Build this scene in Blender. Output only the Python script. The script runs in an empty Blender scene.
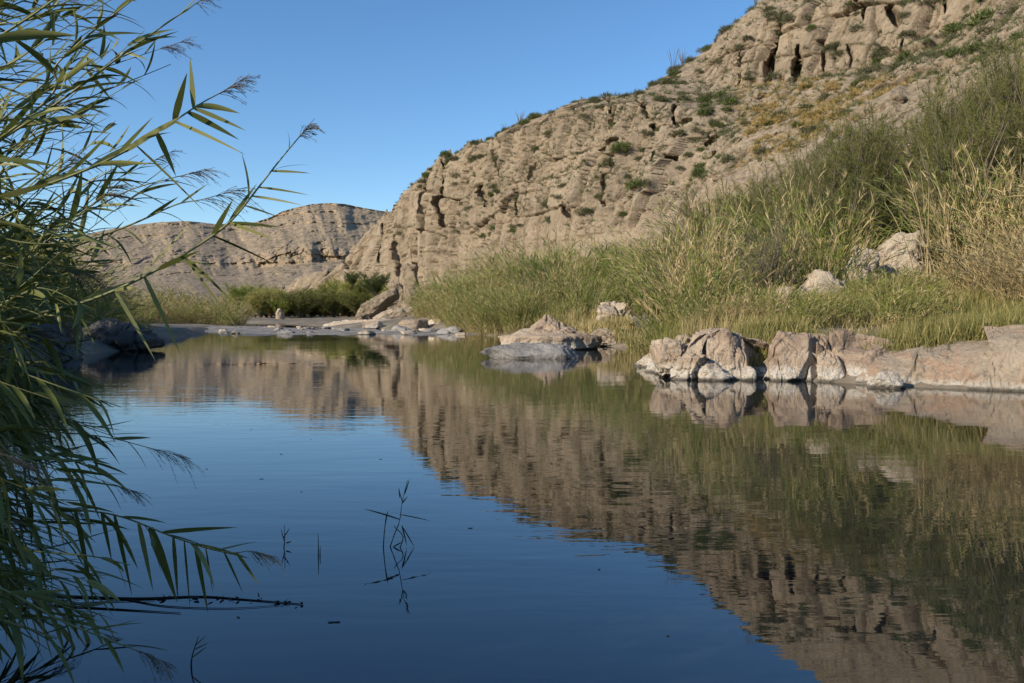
import bpy, math, random
import numpy as np
from mathutils import Vector

# ------------------------------------------------------------------ camera, sky, sun, exposure
W_, H_ = 1024, 683
F = 853.3
CAMH = 1.7
PITCH = math.atan(29.5 / F)
C = bpy.context.scene.collection
sc = bpy.context.scene
cam_d = bpy.data.cameras.new("camera"); cam = bpy.data.objects.new("camera", cam_d); C.objects.link(cam)
cam_d.sensor_width = 36.0; cam_d.lens = F / 1024 * 36; cam_d.clip_start = 0.05; cam_d.clip_end = 6000
cam.location = (0, 0, CAMH); cam.rotation_euler = (math.pi / 2 - PITCH, 0, 0)
sc.camera = cam

SUN_EL = math.radians(25.0)
SUN_AZ = math.atan2(-0.83, -0.56)          # direction towards the sun, clockwise from +Y
sd = Vector((math.sin(SUN_AZ) * math.cos(SUN_EL), math.cos(SUN_AZ) * math.cos(SUN_EL), math.sin(SUN_EL)))
w = bpy.data.worlds.new("World"); sc.world = w; w.use_nodes = True
nt = w.node_tree; bg = nt.nodes["Background"]
sky = nt.nodes.new("ShaderNodeTexSky"); sky.sky_type = 'NISHITA'; sky.sun_disc = False
sky.sun_elevation = SUN_EL; sky.sun_rotation = SUN_AZ; sky.altitude = 600
sky.air_density = 1.0; sky.dust_density = 0.0; sky.ozone_density = 3.6
hs = nt.nodes.new("ShaderNodeHueSaturation"); hs.inputs["Saturation"].default_value = 1.13
nt.links.new(sky.outputs[0], hs.inputs["Color"]); nt.links.new(hs.outputs[0], bg.inputs[0]); bg.inputs[1].default_value = 0.15
sun_d = bpy.data.lights.new("sun", 'SUN'); sun_d.energy = 5.0; sun_d.angle = math.radians(0.5); sun_d.color = (1.0, 0.89, 0.72)
sun = bpy.data.objects.new("sun", sun_d); C.objects.link(sun); sun.rotation_euler = sd.to_track_quat('Z', 'Y').to_euler()
sc.view_settings.view_transform = 'Standard'; sc.view_settings.look = 'None'
sc.view_settings.exposure = 0.16; sc.view_settings.gamma = 1; sc.view_settings.use_curve_mapping = False
sc.render.engine = 'CYCLES'
sc.cycles.max_bounces = 6; sc.cycles.transparent_max_bounces = 8; sc.cycles.caustics_reflective = False; sc.cycles.caustics_refractive = False
sc.cycles.use_denoising = True

# ------------------------------------------------------------------ helpers
def P(px, py, D):
    """photo direction (px, py) at distance D along +Y -> world point"""
    fx, fu = px - 512.0, 341.5 - py
    dy = F * math.cos(PITCH) + fu * math.sin(PITCH); dz = -F * math.sin(PITCH) + fu * math.cos(PITCH)
    k = D / dy
    return fx * k, D + 0 * k, CAMH + dz * k

def WD(py):      # distance of the water surface at photo row py
    return CAMH * F / (py - 312.0)

def hsh(*a):
    n = np.zeros(np.shape(a[0]), dtype=np.uint64) + np.uint64(0x9E3779B97F4A7C15)
    for i, v in enumerate(a):
        n ^= (np.asarray(v).astype(np.int64).astype(np.uint64) + np.uint64(0x632BE59BD9B4E019 + i * 7919)) * np.uint64(0xD6E8FEB86659FD93)
        n ^= n >> np.uint64(29); n *= np.uint64(0xBF58476D1CE4E5B9); n ^= n >> np.uint64(32)
    return (n >> np.uint64(11)).astype(np.float64) / float(1 << 53)

def vnoise(x, y, z=None, seed=0):
    x = np.asarray(x, float); y = np.asarray(y, float)
    xi, yi = np.floor(x), np.floor(y); fx, fy = x - xi, y - yi
    fx = fx * fx * (3 - 2 * fx); fy = fy * fy * (3 - 2 * fy)
    if z is None:
        a = hsh(xi, yi, xi * 0 + seed); b = hsh(xi + 1, yi, xi * 0 + seed); c = hsh(xi, yi + 1, xi * 0 + seed); d = hsh(xi + 1, yi + 1, xi * 0 + seed)
        return (a * (1 - fx) + b * fx) * (1 - fy) + (c * (1 - fx) + d * fx) * fy
    z = np.asarray(z, float); zi = np.floor(z); fz = z - zi; fz = fz * fz * (3 - 2 * fz)
    r = 0
    for k in (0, 1):
        a = hsh(xi, yi, zi + k, xi * 0 + seed); b = hsh(xi + 1, yi, zi + k, xi * 0 + seed)
        c = hsh(xi, yi + 1, zi + k, xi * 0 + seed); d = hsh(xi + 1, yi + 1, zi + k, xi * 0 + seed)
        v = (a * (1 - fx) + b * fx) * (1 - fy) + (c * (1 - fx) + d * fx) * fy
        r = r + v * (fz if k else 1 - fz)
    return r

def fbm(x, y, z=None, o=5, seed=0, gain=0.5):
    s, a, t = 0, 1.0, 0
    for i in range(o):
        q = 2.03 ** i
        s = s + a * (vnoise(x * q + 17.3 * i, y * q - 9.1 * i, None if z is None else z * q + 3.7 * i, seed + i) - 0.5) * 2
        t += a; a *= gain
    return s / t

def worley(x, y, seed=0):
    xi, yi = np.floor(x), np.floor(y)
    f1 = np.full(x.shape, 9.0); f2 = np.full(x.shape, 9.0); cid = np.zeros(x.shape)
    for dx in (-1, 0, 1):
        for dy in (-1, 0, 1):
            cx, cy = xi + dx, yi + dy
            px = cx + hsh(cx, cy, cx * 0 + seed); py = cy + hsh(cx, cy, cx * 0 + seed + 55)
            d = np.maximum(np.abs(px - x), np.abs(py - y)) * 0.6 + 0.4 * np.hypot(px - x, py - y)
            r = hsh(cx, cy, cx * 0 + seed + 99)
            n = d < f1
            f2 = np.where(n, f1, np.minimum(f2, d)); cid = np.where(n, r, cid); f1 = np.where(n, d, f1)
    return f1, f2, cid

def sstep(a, b, x):
    t = np.clip((x - a) / (b - a), 0, 1); return t * t * (3 - 2 * t)

def mesh_obj(name, V, Fc, mats, parent=None, mi=None, smooth=False):
    me = bpy.data.meshes.new(name)
    V = np.asarray(V, dtype=np.float32)
    if isinstance(Fc, np.ndarray):
        nf, k = Fc.shape
        me.vertices.add(len(V)); me.vertices.foreach_set("co", V.ravel())
        me.loops.add(nf * k); me.loops.foreach_set("vertex_index", Fc.astype(np.int32).ravel())
        me.polygons.add(nf); me.polygons.foreach_set("loop_start", np.arange(0, nf * k, k, dtype=np.int32))
        try: me.polygons.foreach_set("loop_total", np.full(nf, k, dtype=np.int32))
        except Exception: pass
    else:
        me.from_pydata([tuple(v) for v in V], [], Fc)
    for m in (mats if isinstance(mats, (list, tuple)) else [mats]): me.materials.append(m)
    if mi is not None: me.polygons.foreach_set("material_index", np.asarray(mi, dtype=np.int32))
    me.update(); me.validate()
    if smooth: me.polygons.foreach_set("use_smooth", np.ones(len(me.polygons), dtype=bool))
    o = bpy.data.objects.new(name, me); C.objects.link(o)
    if parent is not None: o.parent = parent
    return o

def tag(o, label, cat, group=None, kind=None):
    o["label"] = label; o["category"] = cat
    if group: o["group"] = group
    if kind: o["kind"] = kind
    return o

def empty(name, loc=(0, 0, 0)):
    o = bpy.data.objects.new(name, None); o.empty_display_size = 0.1; C.objects.link(o); o.location = loc; return o

def copy_tree(o, parent=None):
    c = o.copy(); C.objects.link(c); c.parent = parent
    for ch in [x for x in o.children]: copy_tree(ch, c)
    return c

def grid_faces(nr, nc):
    i = np.arange(nr - 1)[:, None] * nc + np.arange(nc - 1)[None, :]
    return np.stack([i, i + 1, i + nc + 1, i + nc], -1).reshape(-1, 4)

def normed(v): return v / np.maximum(np.linalg.norm(v, axis=-1, keepdims=True), 1e-9)

class MB:
    """collects quads of one part"""
    def __init__(s): s.V, s.F, s.M, s.n = [], [], [], 0
    def add(s, V, Fc, m=0):
        s.V.append(V); s.F.append(Fc + s.n); s.M.append(np.full(len(Fc), m) if np.isscalar(m) else m); s.n += len(V)
    def ribbons(s, p0, d, L, wd, droop, rng, m=0, nseg=3, side=None, taper=0.6, blade=False):
        """n blades: start points, directions, lengths, widths, droop (m fall at the tip)"""
        n = len(p0); d = normed(d)
        if side is None:
            r = rng.normal(size=(n, 3)); side = normed(np.cross(d, r))
        t = np.linspace(0, 1, nseg + 1)
        ctr = p0[:, None, :] + d[:, None, :] * (L[:, None] * t)[:, :, None]
        ctr[:, :, 2] -= droop[:, None] * t[None] ** 2
        prof = np.where(t < 0.25, 0.55 + 1.8 * t, 1.0) * (1 - t ** 2.2) ** taper
        prof[-1] = 0.04
        if blade: prof = np.interp(t, [0, .1, .3, .6, .85, 1], [.5, .8, 1, .72, .36, .03])
        hw = wd[:, None] * prof[None] * 0.5
        a = ctr - side[:, None, :] * hw[:, :, None]; b = ctr + side[:, None, :] * hw[:, :, None]
        V = np.stack([a, b], 2).reshape(n, (nseg + 1) * 2, 3)
        base = np.arange(n)[:, None, None] * (nseg + 1) * 2 + np.arange(nseg)[None, :, None] * 2
        Fc = (base + np.array([0, 1, 3, 2])[None, None]).reshape(-1, 4)
        mm = m if np.isscalar(m) else np.repeat(m, nseg)
        s.add(V.reshape(-1, 3), Fc, mm)
    def tubes(s, pts, rad, m=0, k=3):
        """pts (n, q, 3), rad (n, q)"""
        n, q, _ = pts.shape
        tan = np.gradient(pts, axis=1); tan = normed(tan)
        ref = np.array([0.31, 0.17, 0.94]); ref2 = np.array([0.9, 0.3, 0.1])
        u = np.cross(tan, ref); bad = np.linalg.norm(u, axis=-1) < 0.15
        u = np.where(bad[..., None], np.cross(tan, ref2), u); u = normed(u); v = np.cross(tan, u)
        an = np.arange(k) / k * 2 * np.pi
        V = pts[:, :, None, :] + rad[:, :, None, None] * (u[:, :, None, :] * np.cos(an)[None, None, :, None] + v[:, :, None, :] * np.sin(an)[None, None, :, None])
        b = np.arange(n)[:, None, None] * q * k + np.arange(q - 1)[None, :, None] * k
        j = np.arange(k); jn = (j + 1) % k
        Fc = np.stack([b + j, b + jn, b + jn + k, b + j + k], -1).reshape(-1, 4)
        mm = m if np.isscalar(m) else np.repeat(m, (q - 1) * k)
        s.add(V.reshape(-1, 3), Fc, mm)
    def build(s, name, mats, parent=None, smooth=False):
        return mesh_obj(name, np.concatenate(s.V), np.concatenate(s.F), mats, parent, np.concatenate(s.M), smooth)

# ------------------------------------------------------------------ materials
def new_mat(name):
    m = bpy.data.materials.new(name); m.use_nodes = True
    n = m.node_tree; b = n.nodes["Principled BSDF"]; return m, n, b
def N(nt_, typ, **kw):
    x = nt_.nodes.new(typ)
    for k, v in kw.items(): setattr(x, k, v)
    return x
def tex_noise(nt_, vec, scale, detail=6, rough=0.6, dist=0.0):
    x = N(nt_, "ShaderNodeTexNoise"); x.inputs["Scale"].default_value = scale; x.inputs["Detail"].default_value = detail
    x.inputs["Roughness"].default_value = rough; x.inputs["Distortion"].default_value = dist
    nt_.links.new(vec, x.inputs["Vector"]); return x.outputs["Fac"]
def mapping(nt_, vec, sc_=(1, 1, 1), rot=(0, 0, 0)):
    x = N(nt_, "ShaderNodeMapping"); x.inputs["Scale"].default_value = sc_; x.inputs["Rotation"].default_value = rot
    nt_.links.new(vec, x.inputs["Vector"]); return x.outputs[0]
def ramp(nt_, fac, stops):
    x = N(nt_, "ShaderNodeValToRGB"); e = x.color_ramp.elements
    while len(e) < len(stops): e.new(0.5)
    for i, (p, c) in enumerate(stops):
        e[i].position = p; e[i].color = (c, c, c, 1) if np.isscalar(c) else (*c, 1)
    nt_.links.new(fac, x.inputs[0]); return x.outputs[0]
def mixc(nt_, fac, a, b, bt='MIX'):
    x = N(nt_, "ShaderNodeMix", data_type='RGBA', blend_type=bt)
    for s_, v in ((x.inputs[0], fac), (x.inputs[6], a), (x.inputs[7], b)):
        if isinstance(v, bpy.types.NodeSocket): nt_.links.new(v, s_)
        else: s_.default_value = v if np.isscalar(v) else (*v, 1)
    return x.outputs[2]
def math_(nt_, op, a, b=0.0, c=0.0):
    x = N(nt_, "ShaderNodeMath", operation=op)
    for s_, v in zip(x.inputs, (a, b, c)):
        if isinstance(v, bpy.types.NodeSocket): nt_.links.new(v, s_)
        else: s_.default_value = v
    return x.outputs[0]
def bump(nt_, h, strength, dist, prev=None):
    x = N(nt_, "ShaderNodeBump"); x.inputs["Strength"].default_value = strength; x.inputs["Distance"].default_value = dist
    nt_.links.new(h, x.inputs["Height"])
    if prev is not None: nt_.links.new(prev, x.inputs["Normal"])
    return x.outputs[0]

def rock_mat(name, light, dark, patch, scale=1.0, talus=None, waterline=None, streak=0.4, pink=None, ckb=0.45):
    m, n, b = new_mat(name)
    geo = N(n, "ShaderNodeNewGeometry"); pos = geo.outputs["Position"]
    p = mapping(n, pos, (scale,) * 3)
    big = tex_noise(n, p, 0.09, 5, 0.62, 0.6); med = tex_noise(n, p, 0.5, 8, 0.68, 0.3); fine = tex_noise(n, p, 3.1, 8, 0.7)
    col = mixc(n, ramp(n, big, [(0.38, 0.0), (0.62, 1.0)]), dark, light)
    col = mixc(n, ramp(n, med, [(0.42, 0.0), (0.66, 0.55)]), col, patch)
    if pink:
        pk = tex_noise(n, mapping(n, p, (1, 1, 1.7)), 0.23, 4, 0.5, 1.0)
        col = mixc(n, ramp(n, pk, [(0.5, 0.0), (0.62, 0.75)]), col, pink)
    # vertical stains and thin bedding lines (they belong to the stone)
    st = tex_noise(n, mapping(n, p, (0.9, 0.9, 0.06)), 1.0, 5, 0.6, 0.8)
    col = mixc(n, math_(n, 'MULTIPLY', ramp(n, st, [(0.55, 0.0), (0.72, 1.0)]), streak), col, tuple(c * 0.55 for c in dark))
    bd = tex_noise(n, mapping(n, p, (0.08, 0.08, 0.4)), 1.0, 4, 0.55, 0.9)
    col = mixc(n, ramp(n, bd, [(0.56, 0.0), (0.68, 0.25)]), col, tuple(min(1, c * 1.25) for c in light))
    col = mixc(n, ramp(n, fine, [(0.30, 0.55), (0.5, 0.0)]), col, tuple(c * 0.6 for c in dark))
    sp = tex_noise(n, mapping(n, p, (1, 1, 0.7)), 0.9, 3, 0.6, 1.2)
    col = mixc(n, ramp(n, sp, [(0.60, 0.0), (0.68, 0.55)]), col, tuple(c * 0.5 for c in dark))
    if talus:
        sep = N(n, "ShaderNodeSeparateXYZ"); n.links.new(geo.outputs["Normal"], sep.inputs[0])
        vor = N(n, "ShaderNodeTexVoronoi"); vor.inputs["Scale"].default_value = 1.6; n.links.new(p, vor.inputs["Vector"])
        sepc = N(n, "ShaderNodeSeparateColor"); n.links.new(vor.outputs["Color"], sepc.inputs[0])
        tc = mixc(n, sepc.outputs[0], talus[0], talus[1])
        tn = tex_noise(n, p, 0.16, 5, 0.6)
        tc = mixc(n, ramp(n, tn, [(0.54, 0.0), (0.66, 0.5)]), tc, talus[2])
        up = math_(n, 'ADD', sep.outputs[2], math_(n, 'MULTIPLY', math_(n, 'SUBTRACT', med, 0.5), 0.7))
        col = mixc(n, ramp(n, up, [(0.38, 0.0), (0.6, 0.85)]), col, tc)
    if waterline:
        sep2 = N(n, "ShaderNodeSeparateXYZ"); n.links.new(pos, sep2.inputs[0])
        hz = math_(n, 'ADD', sep2.outputs[2], math_(n, 'MULTIPLY', math_(n, 'SUBTRACT', med, 0.5), 0.9 * waterline[0]))
        f1 = ramp(n, math_(n, 'DIVIDE', hz, waterline[0] * 2), [(0.28, 1.0), (0.5, 0.0)])
        fl = math_(n, 'MULTIPLY', f1, ramp(n, fine, [(0.36, 0.0), (0.52, 1.0)]))
        col = mixc(n, fl, col, waterline[1])
        wet = ramp(n, sep2.outputs[2], [(0.03, 1.0), (0.09, 0.0)])
        col = mixc(n, math_(n, 'MULTIPLY', wet, 0.8), col, (0.05, 0.043, 0.03))
    n.links.new(col, b.inputs["Base Color"])
    b.inputs["Roughness"].default_value = 0.92; b.inputs["Specular IOR Level"].default_value = 0.2
    v2 = N(n, "ShaderNodeTexVoronoi", feature='DISTANCE_TO_EDGE'); v2.inputs["Scale"].default_value = 0.55
    wv = N(n, "ShaderNodeVectorMath", operation='MULTIPLY_ADD'); n.links.new(p, wv.inputs[0]); wv.inputs[1].default_value = (1, 1, 0.7)
    nc = N(n, "ShaderNodeTexNoise"); nc.inputs["Scale"].default_value = 0.7; n.links.new(p, nc.inputs["Vector"]); n.links.new(nc.outputs["Color"], wv.inputs[2])
    n.links.new(wv.outputs[0], v2.inputs["Vector"])
    ck = ramp(n, v2.outputs["Distance"], [(0.0, 0.0), (0.06, 1.0)])
    n1 = bump(n, med, 0.9, 0.9 / scale); n2 = bump(n, fine, 0.8, 0.22 / scale, n1); n3 = bump(n, ck, ckb, 0.16 / scale, n2)
    n.links.new(n3, b.inputs["Normal"])
    return m

M_cliff = rock_mat("cliff_rock", (0.40, 0.31, 0.212), (0.25, 0.195, 0.132), (0.34, 0.25, 0.162), 1.0,
                   talus=((0.24, 0.185, 0.125), (0.44, 0.345, 0.24), (0.33, 0.23, 0.12)))
M_hill = rock_mat("hill_rock", (0.50, 0.365, 0.235), (0.32, 0.235, 0.155), (0.42, 0.30, 0.19), 0.2,
                  talus=((0.26, 0.20, 0.135), (0.42, 0.32, 0.215), (0.30, 0.235, 0.14)), streak=0.35)
M_rock = rock_mat("river_rock", (0.60, 0.49, 0.365), (0.33, 0.235, 0.165), (0.42, 0.33, 0.24), 4.5,
                  waterline=(0.42, (0.62, 0.56, 0.47)), streak=0.4, pink=(0.50, 0.37, 0.26), ckb=0.5)
M_ledge = rock_mat("ledge_rock", (0.50, 0.405, 0.295), (0.36, 0.285, 0.205), (0.44, 0.345, 0.25), 3.0,
                   waterline=(0.22, (0.55, 0.49, 0.40)), streak=0.45, pink=(0.47, 0.30, 0.19), ckb=0.10)
M_grey = rock_mat("grey_rock", (0.40, 0.37, 0.34), (0.22, 0.205, 0.19), (0.32, 0.29, 0.26), 5.0, streak=0.3, ckb=0.15)
M_greyshade = rock_mat("shade_toned_grey_rock", (0.20, 0.185, 0.17), (0.11, 0.10, 0.09), (0.16, 0.145, 0.13), 3.0, streak=0.3, ckb=0.15)  # grey rock, its colour darkened to stand in for shade on the left shore
M_pale = rock_mat("pale_earth", (0.66, 0.55, 0.41), (0.50, 0.40, 0.29), (0.58, 0.47, 0.34), 3.0, streak=0.2)

def speckle(m, scale, col, lo, hi):
    """desert scrub too far off to be more than dots"""
    n = m.node_tree; b = n.nodes["Principled BSDF"]; old = b.inputs["Base Color"].links[0].from_socket; geo = N(n, "ShaderNodeNewGeometry")
    v = N(n, "ShaderNodeTexVoronoi"); v.inputs["Scale"].default_value = scale; n.links.new(geo.outputs["Position"], v.inputs["Vector"])
    k = tex_noise(n, geo.outputs["Position"], scale * 0.15, 4, 0.6)
    f = math_(n, 'MULTIPLY', ramp(n, v.outputs["Distance"], [(lo, 1.0), (hi, 0.0)]), ramp(n, k, [(0.42, 0.0), (0.55, 0.9)])); n.links.new(mixc(n, f, old, col), b.inputs["Base Color"])
speckle(M_hill, 0.22, (0.075, 0.08, 0.045), 0.22, 0.42)
def ground_mat():
    m, n, b = new_mat("ground_soil")
    geo = N(n, "ShaderNodeNewGeometry"); p = geo.outputs["Position"]
    a = tex_noise(n, p, 0.25, 6, 0.6); c = tex_noise(n, p, 2.2, 8, 0.7); f = tex_noise(n, p, 14, 5, 0.7)
    col = mixc(n, ramp(n, a, [(0.4, 0.0), (0.62, 1.0)]), (0.15, 0.12, 0.085), (0.30, 0.24, 0.17))
    col = mixc(n, ramp(n, c, [(0.4, 0.5), (0.6, 0.0)]), col, (0.13, 0.11, 0.07))
    n.links.new(col, b.inputs["Base Color"]); b.inputs["Roughness"].default_value = 0.95
    n1 = bump(n, c, 0.8, 0.15); n.links.new(bump(n, f, 0.6, 0.03, n1), b.inputs["Normal"]); return m
M_ground = ground_mat()

def gravel_mat():
    m, n, b = new_mat("gravel")
    geo = N(n, "ShaderNodeNewGeometry"); p = geo.outputs["Position"]
    v = N(n, "ShaderNodeTexVoronoi"); v.inputs["Scale"].default_value = 7; n.links.new(p, v.inputs["Vector"])
    s = N(n, "ShaderNodeSeparateColor"); n.links.new(v.outputs["Color"], s.inputs[0])
    a = tex_noise(n, p, 0.5, 6, 0.6)
    col = mixc(n, s.outputs[0], (0.17, 0.15, 0.125), (0.40, 0.355, 0.30))
    col = mixc(n, ramp(n, a, [(0.45, 0.0), (0.62, 0.8)]), col, (0.16, 0.135, 0.11))  # dark patches: wet gravel, with shadow put into the colour as well
    n.links.new(col, b.inputs["Base Color"]); b.inputs["Roughness"].default_value = 0.85
    n.links.new(bump(n, v.outputs["Distance"], 0.8, 0.06), b.inputs["Normal"]); return m
M_gravel = gravel_mat()

def water_mat():
    m, n, b = new_mat("river_water")
    geo = N(n, "ShaderNodeNewGeometry"); p = geo.outputs["Position"]
    b.inputs["Base Color"].default_value = (0.014, 0.017, 0.016, 1); b.inputs["Roughness"].default_value = 0.0
    b.inputs["IOR"].default_value = 1.80
    zone = ramp(n, tex_noise(n, mapping(n, p, (0.05, 0.09, 1)), 1.0, 3, 0.5, 1.0), [(0.36, 0.05), (0.62, 1.0)])
    r1 = tex_noise(n, mapping(n, p, (0.9, 3.4, 1), (0, 0, 0.12)), 1.0, 3, 0.5, 0.4)
    r2 = tex_noise(n, mapping(n, p, (3.2, 11, 1), (0, 0, -0.1)), 1.0, 2, 0.5, 0.3)
    r3 = tex_noise(n, mapping(n, p, (0.35, 0.8, 1)), 1.0, 2, 0.5)
    h = math_(n, 'MULTIPLY', zone, math_(n, 'ADD', math_(n, 'MULTIPLY', r1, 0.7), math_(n, 'MULTIPLY', r2, 0.14)))
    h = math_(n, 'ADD', h, math_(n, 'MULTIPLY', r3, 0.7))
    n.links.new(bump(n, h, 1.0, 0.0045), b.inputs["Normal"])
    return m
M_water = water_mat()

def leaf_mat(name, c1, c2, trans=0.35, rough=0.55, spread=0.25):
    m, n, b = new_mat(name)
    oi = N(n, "ShaderNodeObjectInfo"); geo = N(n, "ShaderNodeNewGeometry")
    rn = N(n, "ShaderNodeTexWhiteNoise", noise_dimensions='1D'); n.links.new(geo.outputs["Random Per Island"], rn.inputs["W"])
    f = math_(n, 'ADD', math_(n, 'MULTIPLY', oi.outputs["Random"], 0.62), math_(n, 'MULTIPLY', rn.outputs["Value"], 0.38))
    col = mixc(n, f, c1, c2)
    n.links.new(col, b.inputs["Base Color"]); b.inputs["Roughness"].default_value = rough; b.inputs["Specular IOR Level"].default_value = 0.35
    tr = N(n, "ShaderNodeBsdfTranslucent"); n.links.new(mixc(n, 0.5, col, (0.20, 0.24, 0.04)), tr.inputs[0])
    mx = N(n, "ShaderNodeMixShader"); mx.inputs[0].default_value = trans
    n.links.new(b.outputs[0], mx.inputs[1]); n.links.new(tr.outputs[0], mx.inputs[2])
    n.links.new(mx.outputs[0], n.nodes["Material Output"].inputs[0]); return m
M_leaf = leaf_mat("cane_leaf_green", (0.085, 0.130, 0.016), (0.30, 0.32, 0.060))
M_leafY = leaf_mat("cane_leaf_yellow", (0.32, 0.29, 0.08), (0.44, 0.38, 0.13))
M_dry = leaf_mat("cane_leaf_dry", (0.42, 0.31, 0.14), (0.60, 0.47, 0.25), 0.2, 0.8)
M_stem = leaf_mat("cane_stem", (0.30, 0.28, 0.12), (0.42, 0.37, 0.20), 0.0, 0.5)
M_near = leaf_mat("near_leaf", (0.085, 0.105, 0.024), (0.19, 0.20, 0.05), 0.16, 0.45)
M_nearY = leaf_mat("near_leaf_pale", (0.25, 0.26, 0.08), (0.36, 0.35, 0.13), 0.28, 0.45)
M_nstem = leaf_mat("near_stem", (0.17, 0.18, 0.065), (0.25, 0.24, 0.10), 0.0, 0.45)
M_plume = leaf_mat("plume_brown", (0.20, 0.15, 0.10), (0.32, 0.25, 0.17), 0.2, 0.8)
M_tam = leaf_mat("tamarisk_green", (0.085, 0.100, 0.022), (0.25, 0.235, 0.062), 0.3, 0.7)
M_bushg = leaf_mat("bush_green", (0.065, 0.095, 0.024), (0.14, 0.17, 0.045), 0.25, 0.6)
M_scrub = leaf_mat("scrub_grey_green", (0.075, 0.080, 0.036), (0.15, 0.145, 0.07), 0.15, 0.8)
M_scrubO = leaf_mat("scrub_orange", (0.36, 0.235, 0.07), (0.46, 0.33, 0.13), 0.2, 0.8)
M_grass = leaf_mat("grass_green", (0.12, 0.13, 0.03), (0.28, 0.25, 0.08), 0.3, 0.7)
M_bark = leaf_mat("bark", (0.16, 0.12, 0.085), (0.24, 0.19, 0.14), 0.0, 0.9)
M_wood = leaf_mat("dark_wet_stick", (0.025, 0.022, 0.018), (0.05, 0.042, 0.03), 0.0, 0.6)
M_darkreed = leaf_mat("dark_reed", (0.05, 0.055, 0.025), (0.085, 0.085, 0.04), 0.1, 0.6)

# ------------------------------------------------------------------ plan of the river
RS = [(34, -60), (24, -10), (17, 7), (12.2, 16.8), (10.9, 18.2), (8.9, 19.7), (7.1, 21.1), (5.0, 22.6), (4.3, 26), (4.6, 30), (6.0, 35), (5.2, 41), (3.0, 46),
      (0.5, 56), (-3.2, 66), (-8.5, 78), (-17, 93), (-26, 108), (-40, 135), (-75, 165), (-150, 195), (-420, 240)]
LS = [(-420, 205), (-150, 162), (-80, 138), (-50, 122), (-37, 110), (-34, 100), (-31, 88), (-24, 66), (-20, 48), (-17.2, 38), (-17.2, 31), (-12.8, 19.5),
      (-7.2, 9), (-4.2, 4.6), (-2.9, 2.6), (-2.2, 0.6), (-1.2, -1.6), (1.0, -2.6), (4, -5), (10, -60)]
POLY = np.array(RS + LS, float)
def river_sd(x, y):
    """signed distance to the river's edge: > 0 on land; second value 1 on the right bank"""
    x = np.asarray(x, float); y = np.asarray(y, float)
    best = np.full(x.shape, 1e9); rb = np.zeros(x.shape); ins = np.zeros(x.shape, bool)
    n = len(POLY)
    for i in range(n):
        a = POLY[i]; b = POLY[(i + 1) % n]
        dx, dy = b - a; t = np.clip(((x - a[0]) * dx + (y - a[1]) * dy) / (dx * dx + dy * dy), 0, 1)
        d = np.hypot(x - a[0] - t * dx, y - a[1] - t * dy)
        nb = d < best; best = np.where(nb, d, best); rb = np.where(nb, 1.0 if i < len(RS) - 1 else 0.0, rb)
        c = ((a[1] > y) != (b[1] > y)) & (x < (b[0] - a[0]) * (y - a[1]) / ((b[1] - a[1]) if b[1] != a[1] else 1e-9) + a[0])
        ins ^= c
    return np.where(ins, -best, best), rb

def ground_h(x, y):
    s, rb = river_sd(x, y)
    s = s + 0.5 * fbm(x * 0.35, y * 0.35, o=3, seed=5) * np.clip(np.hypot(x, y) / 25, 0.1, 1.5)
    so = np.maximum(s, 0)
    far = sstep(60, 110, np.hypot(x, y))
    fl = 1 - 0.93 * sstep(78, 125, np.hypot(x, y)) 
    right = np.minimum(so * 0.42, 0.9) * (1 - 0.75 * far) + fl * (0.05 * np.clip(so, 0, 80) + 0.15 * np.clip(so - 2.0, 0, 40))
    left = np.minimum(so * 0.5, 0.5) * (1 - 0.7 * far) + 0.03 * np.clip(so, 0, 25) + 0.05 * np.clip(so - 6, 0, 30) * (1 - far)
    h = np.where(rb > 0.5, right, left)
    h = h + fbm(x * 0.22, y * 0.22, o=5, seed=11) * 0.45 * sstep(0.5, 5, so) * np.where(rb > 0.5, 1.0, 0.5)
    return np.where(s > 0, h, np.maximum(s * 0.5, -1.4))

# ground: one polar sheet out to the horizon
az = np.radians(np.concatenate([np.arange(-180, -48, 2.0), np.arange(-48, 48, 0.16), np.arange(48, 180.1, 2.0)]))
rr = np.concatenate([np.linspace(0.3, 6, 24), 6 * np.power(1.0165, np.arange(1, 235)), [330, 420, 600, 900, 1500, 2600, 4200]])
R_, A_ = np.meshgrid(rr, az, indexing='ij')
gx, gy = R_ * np.sin(A_), R_ * np.cos(A_)
gz = ground_h(gx, gy)
g = mesh_obj("ground", np.stack([gx, gy, gz], -1).reshape(-1, 3), grid_faces(len(rr), len(az))[:, ::-1].copy(), M_ground, smooth=True)
g["kind"] = "structure"

# water: one sheet at z = 0 under which the banks dip
wv = np.array([[-900, -120, 0], [900, -120, 0], [900, 900, 0], [-900, 900, 0]], float)
wt = mesh_obj("water", wv, np.array([[0, 1, 2, 3]]), M_water); wt["kind"] = "structure"

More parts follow.
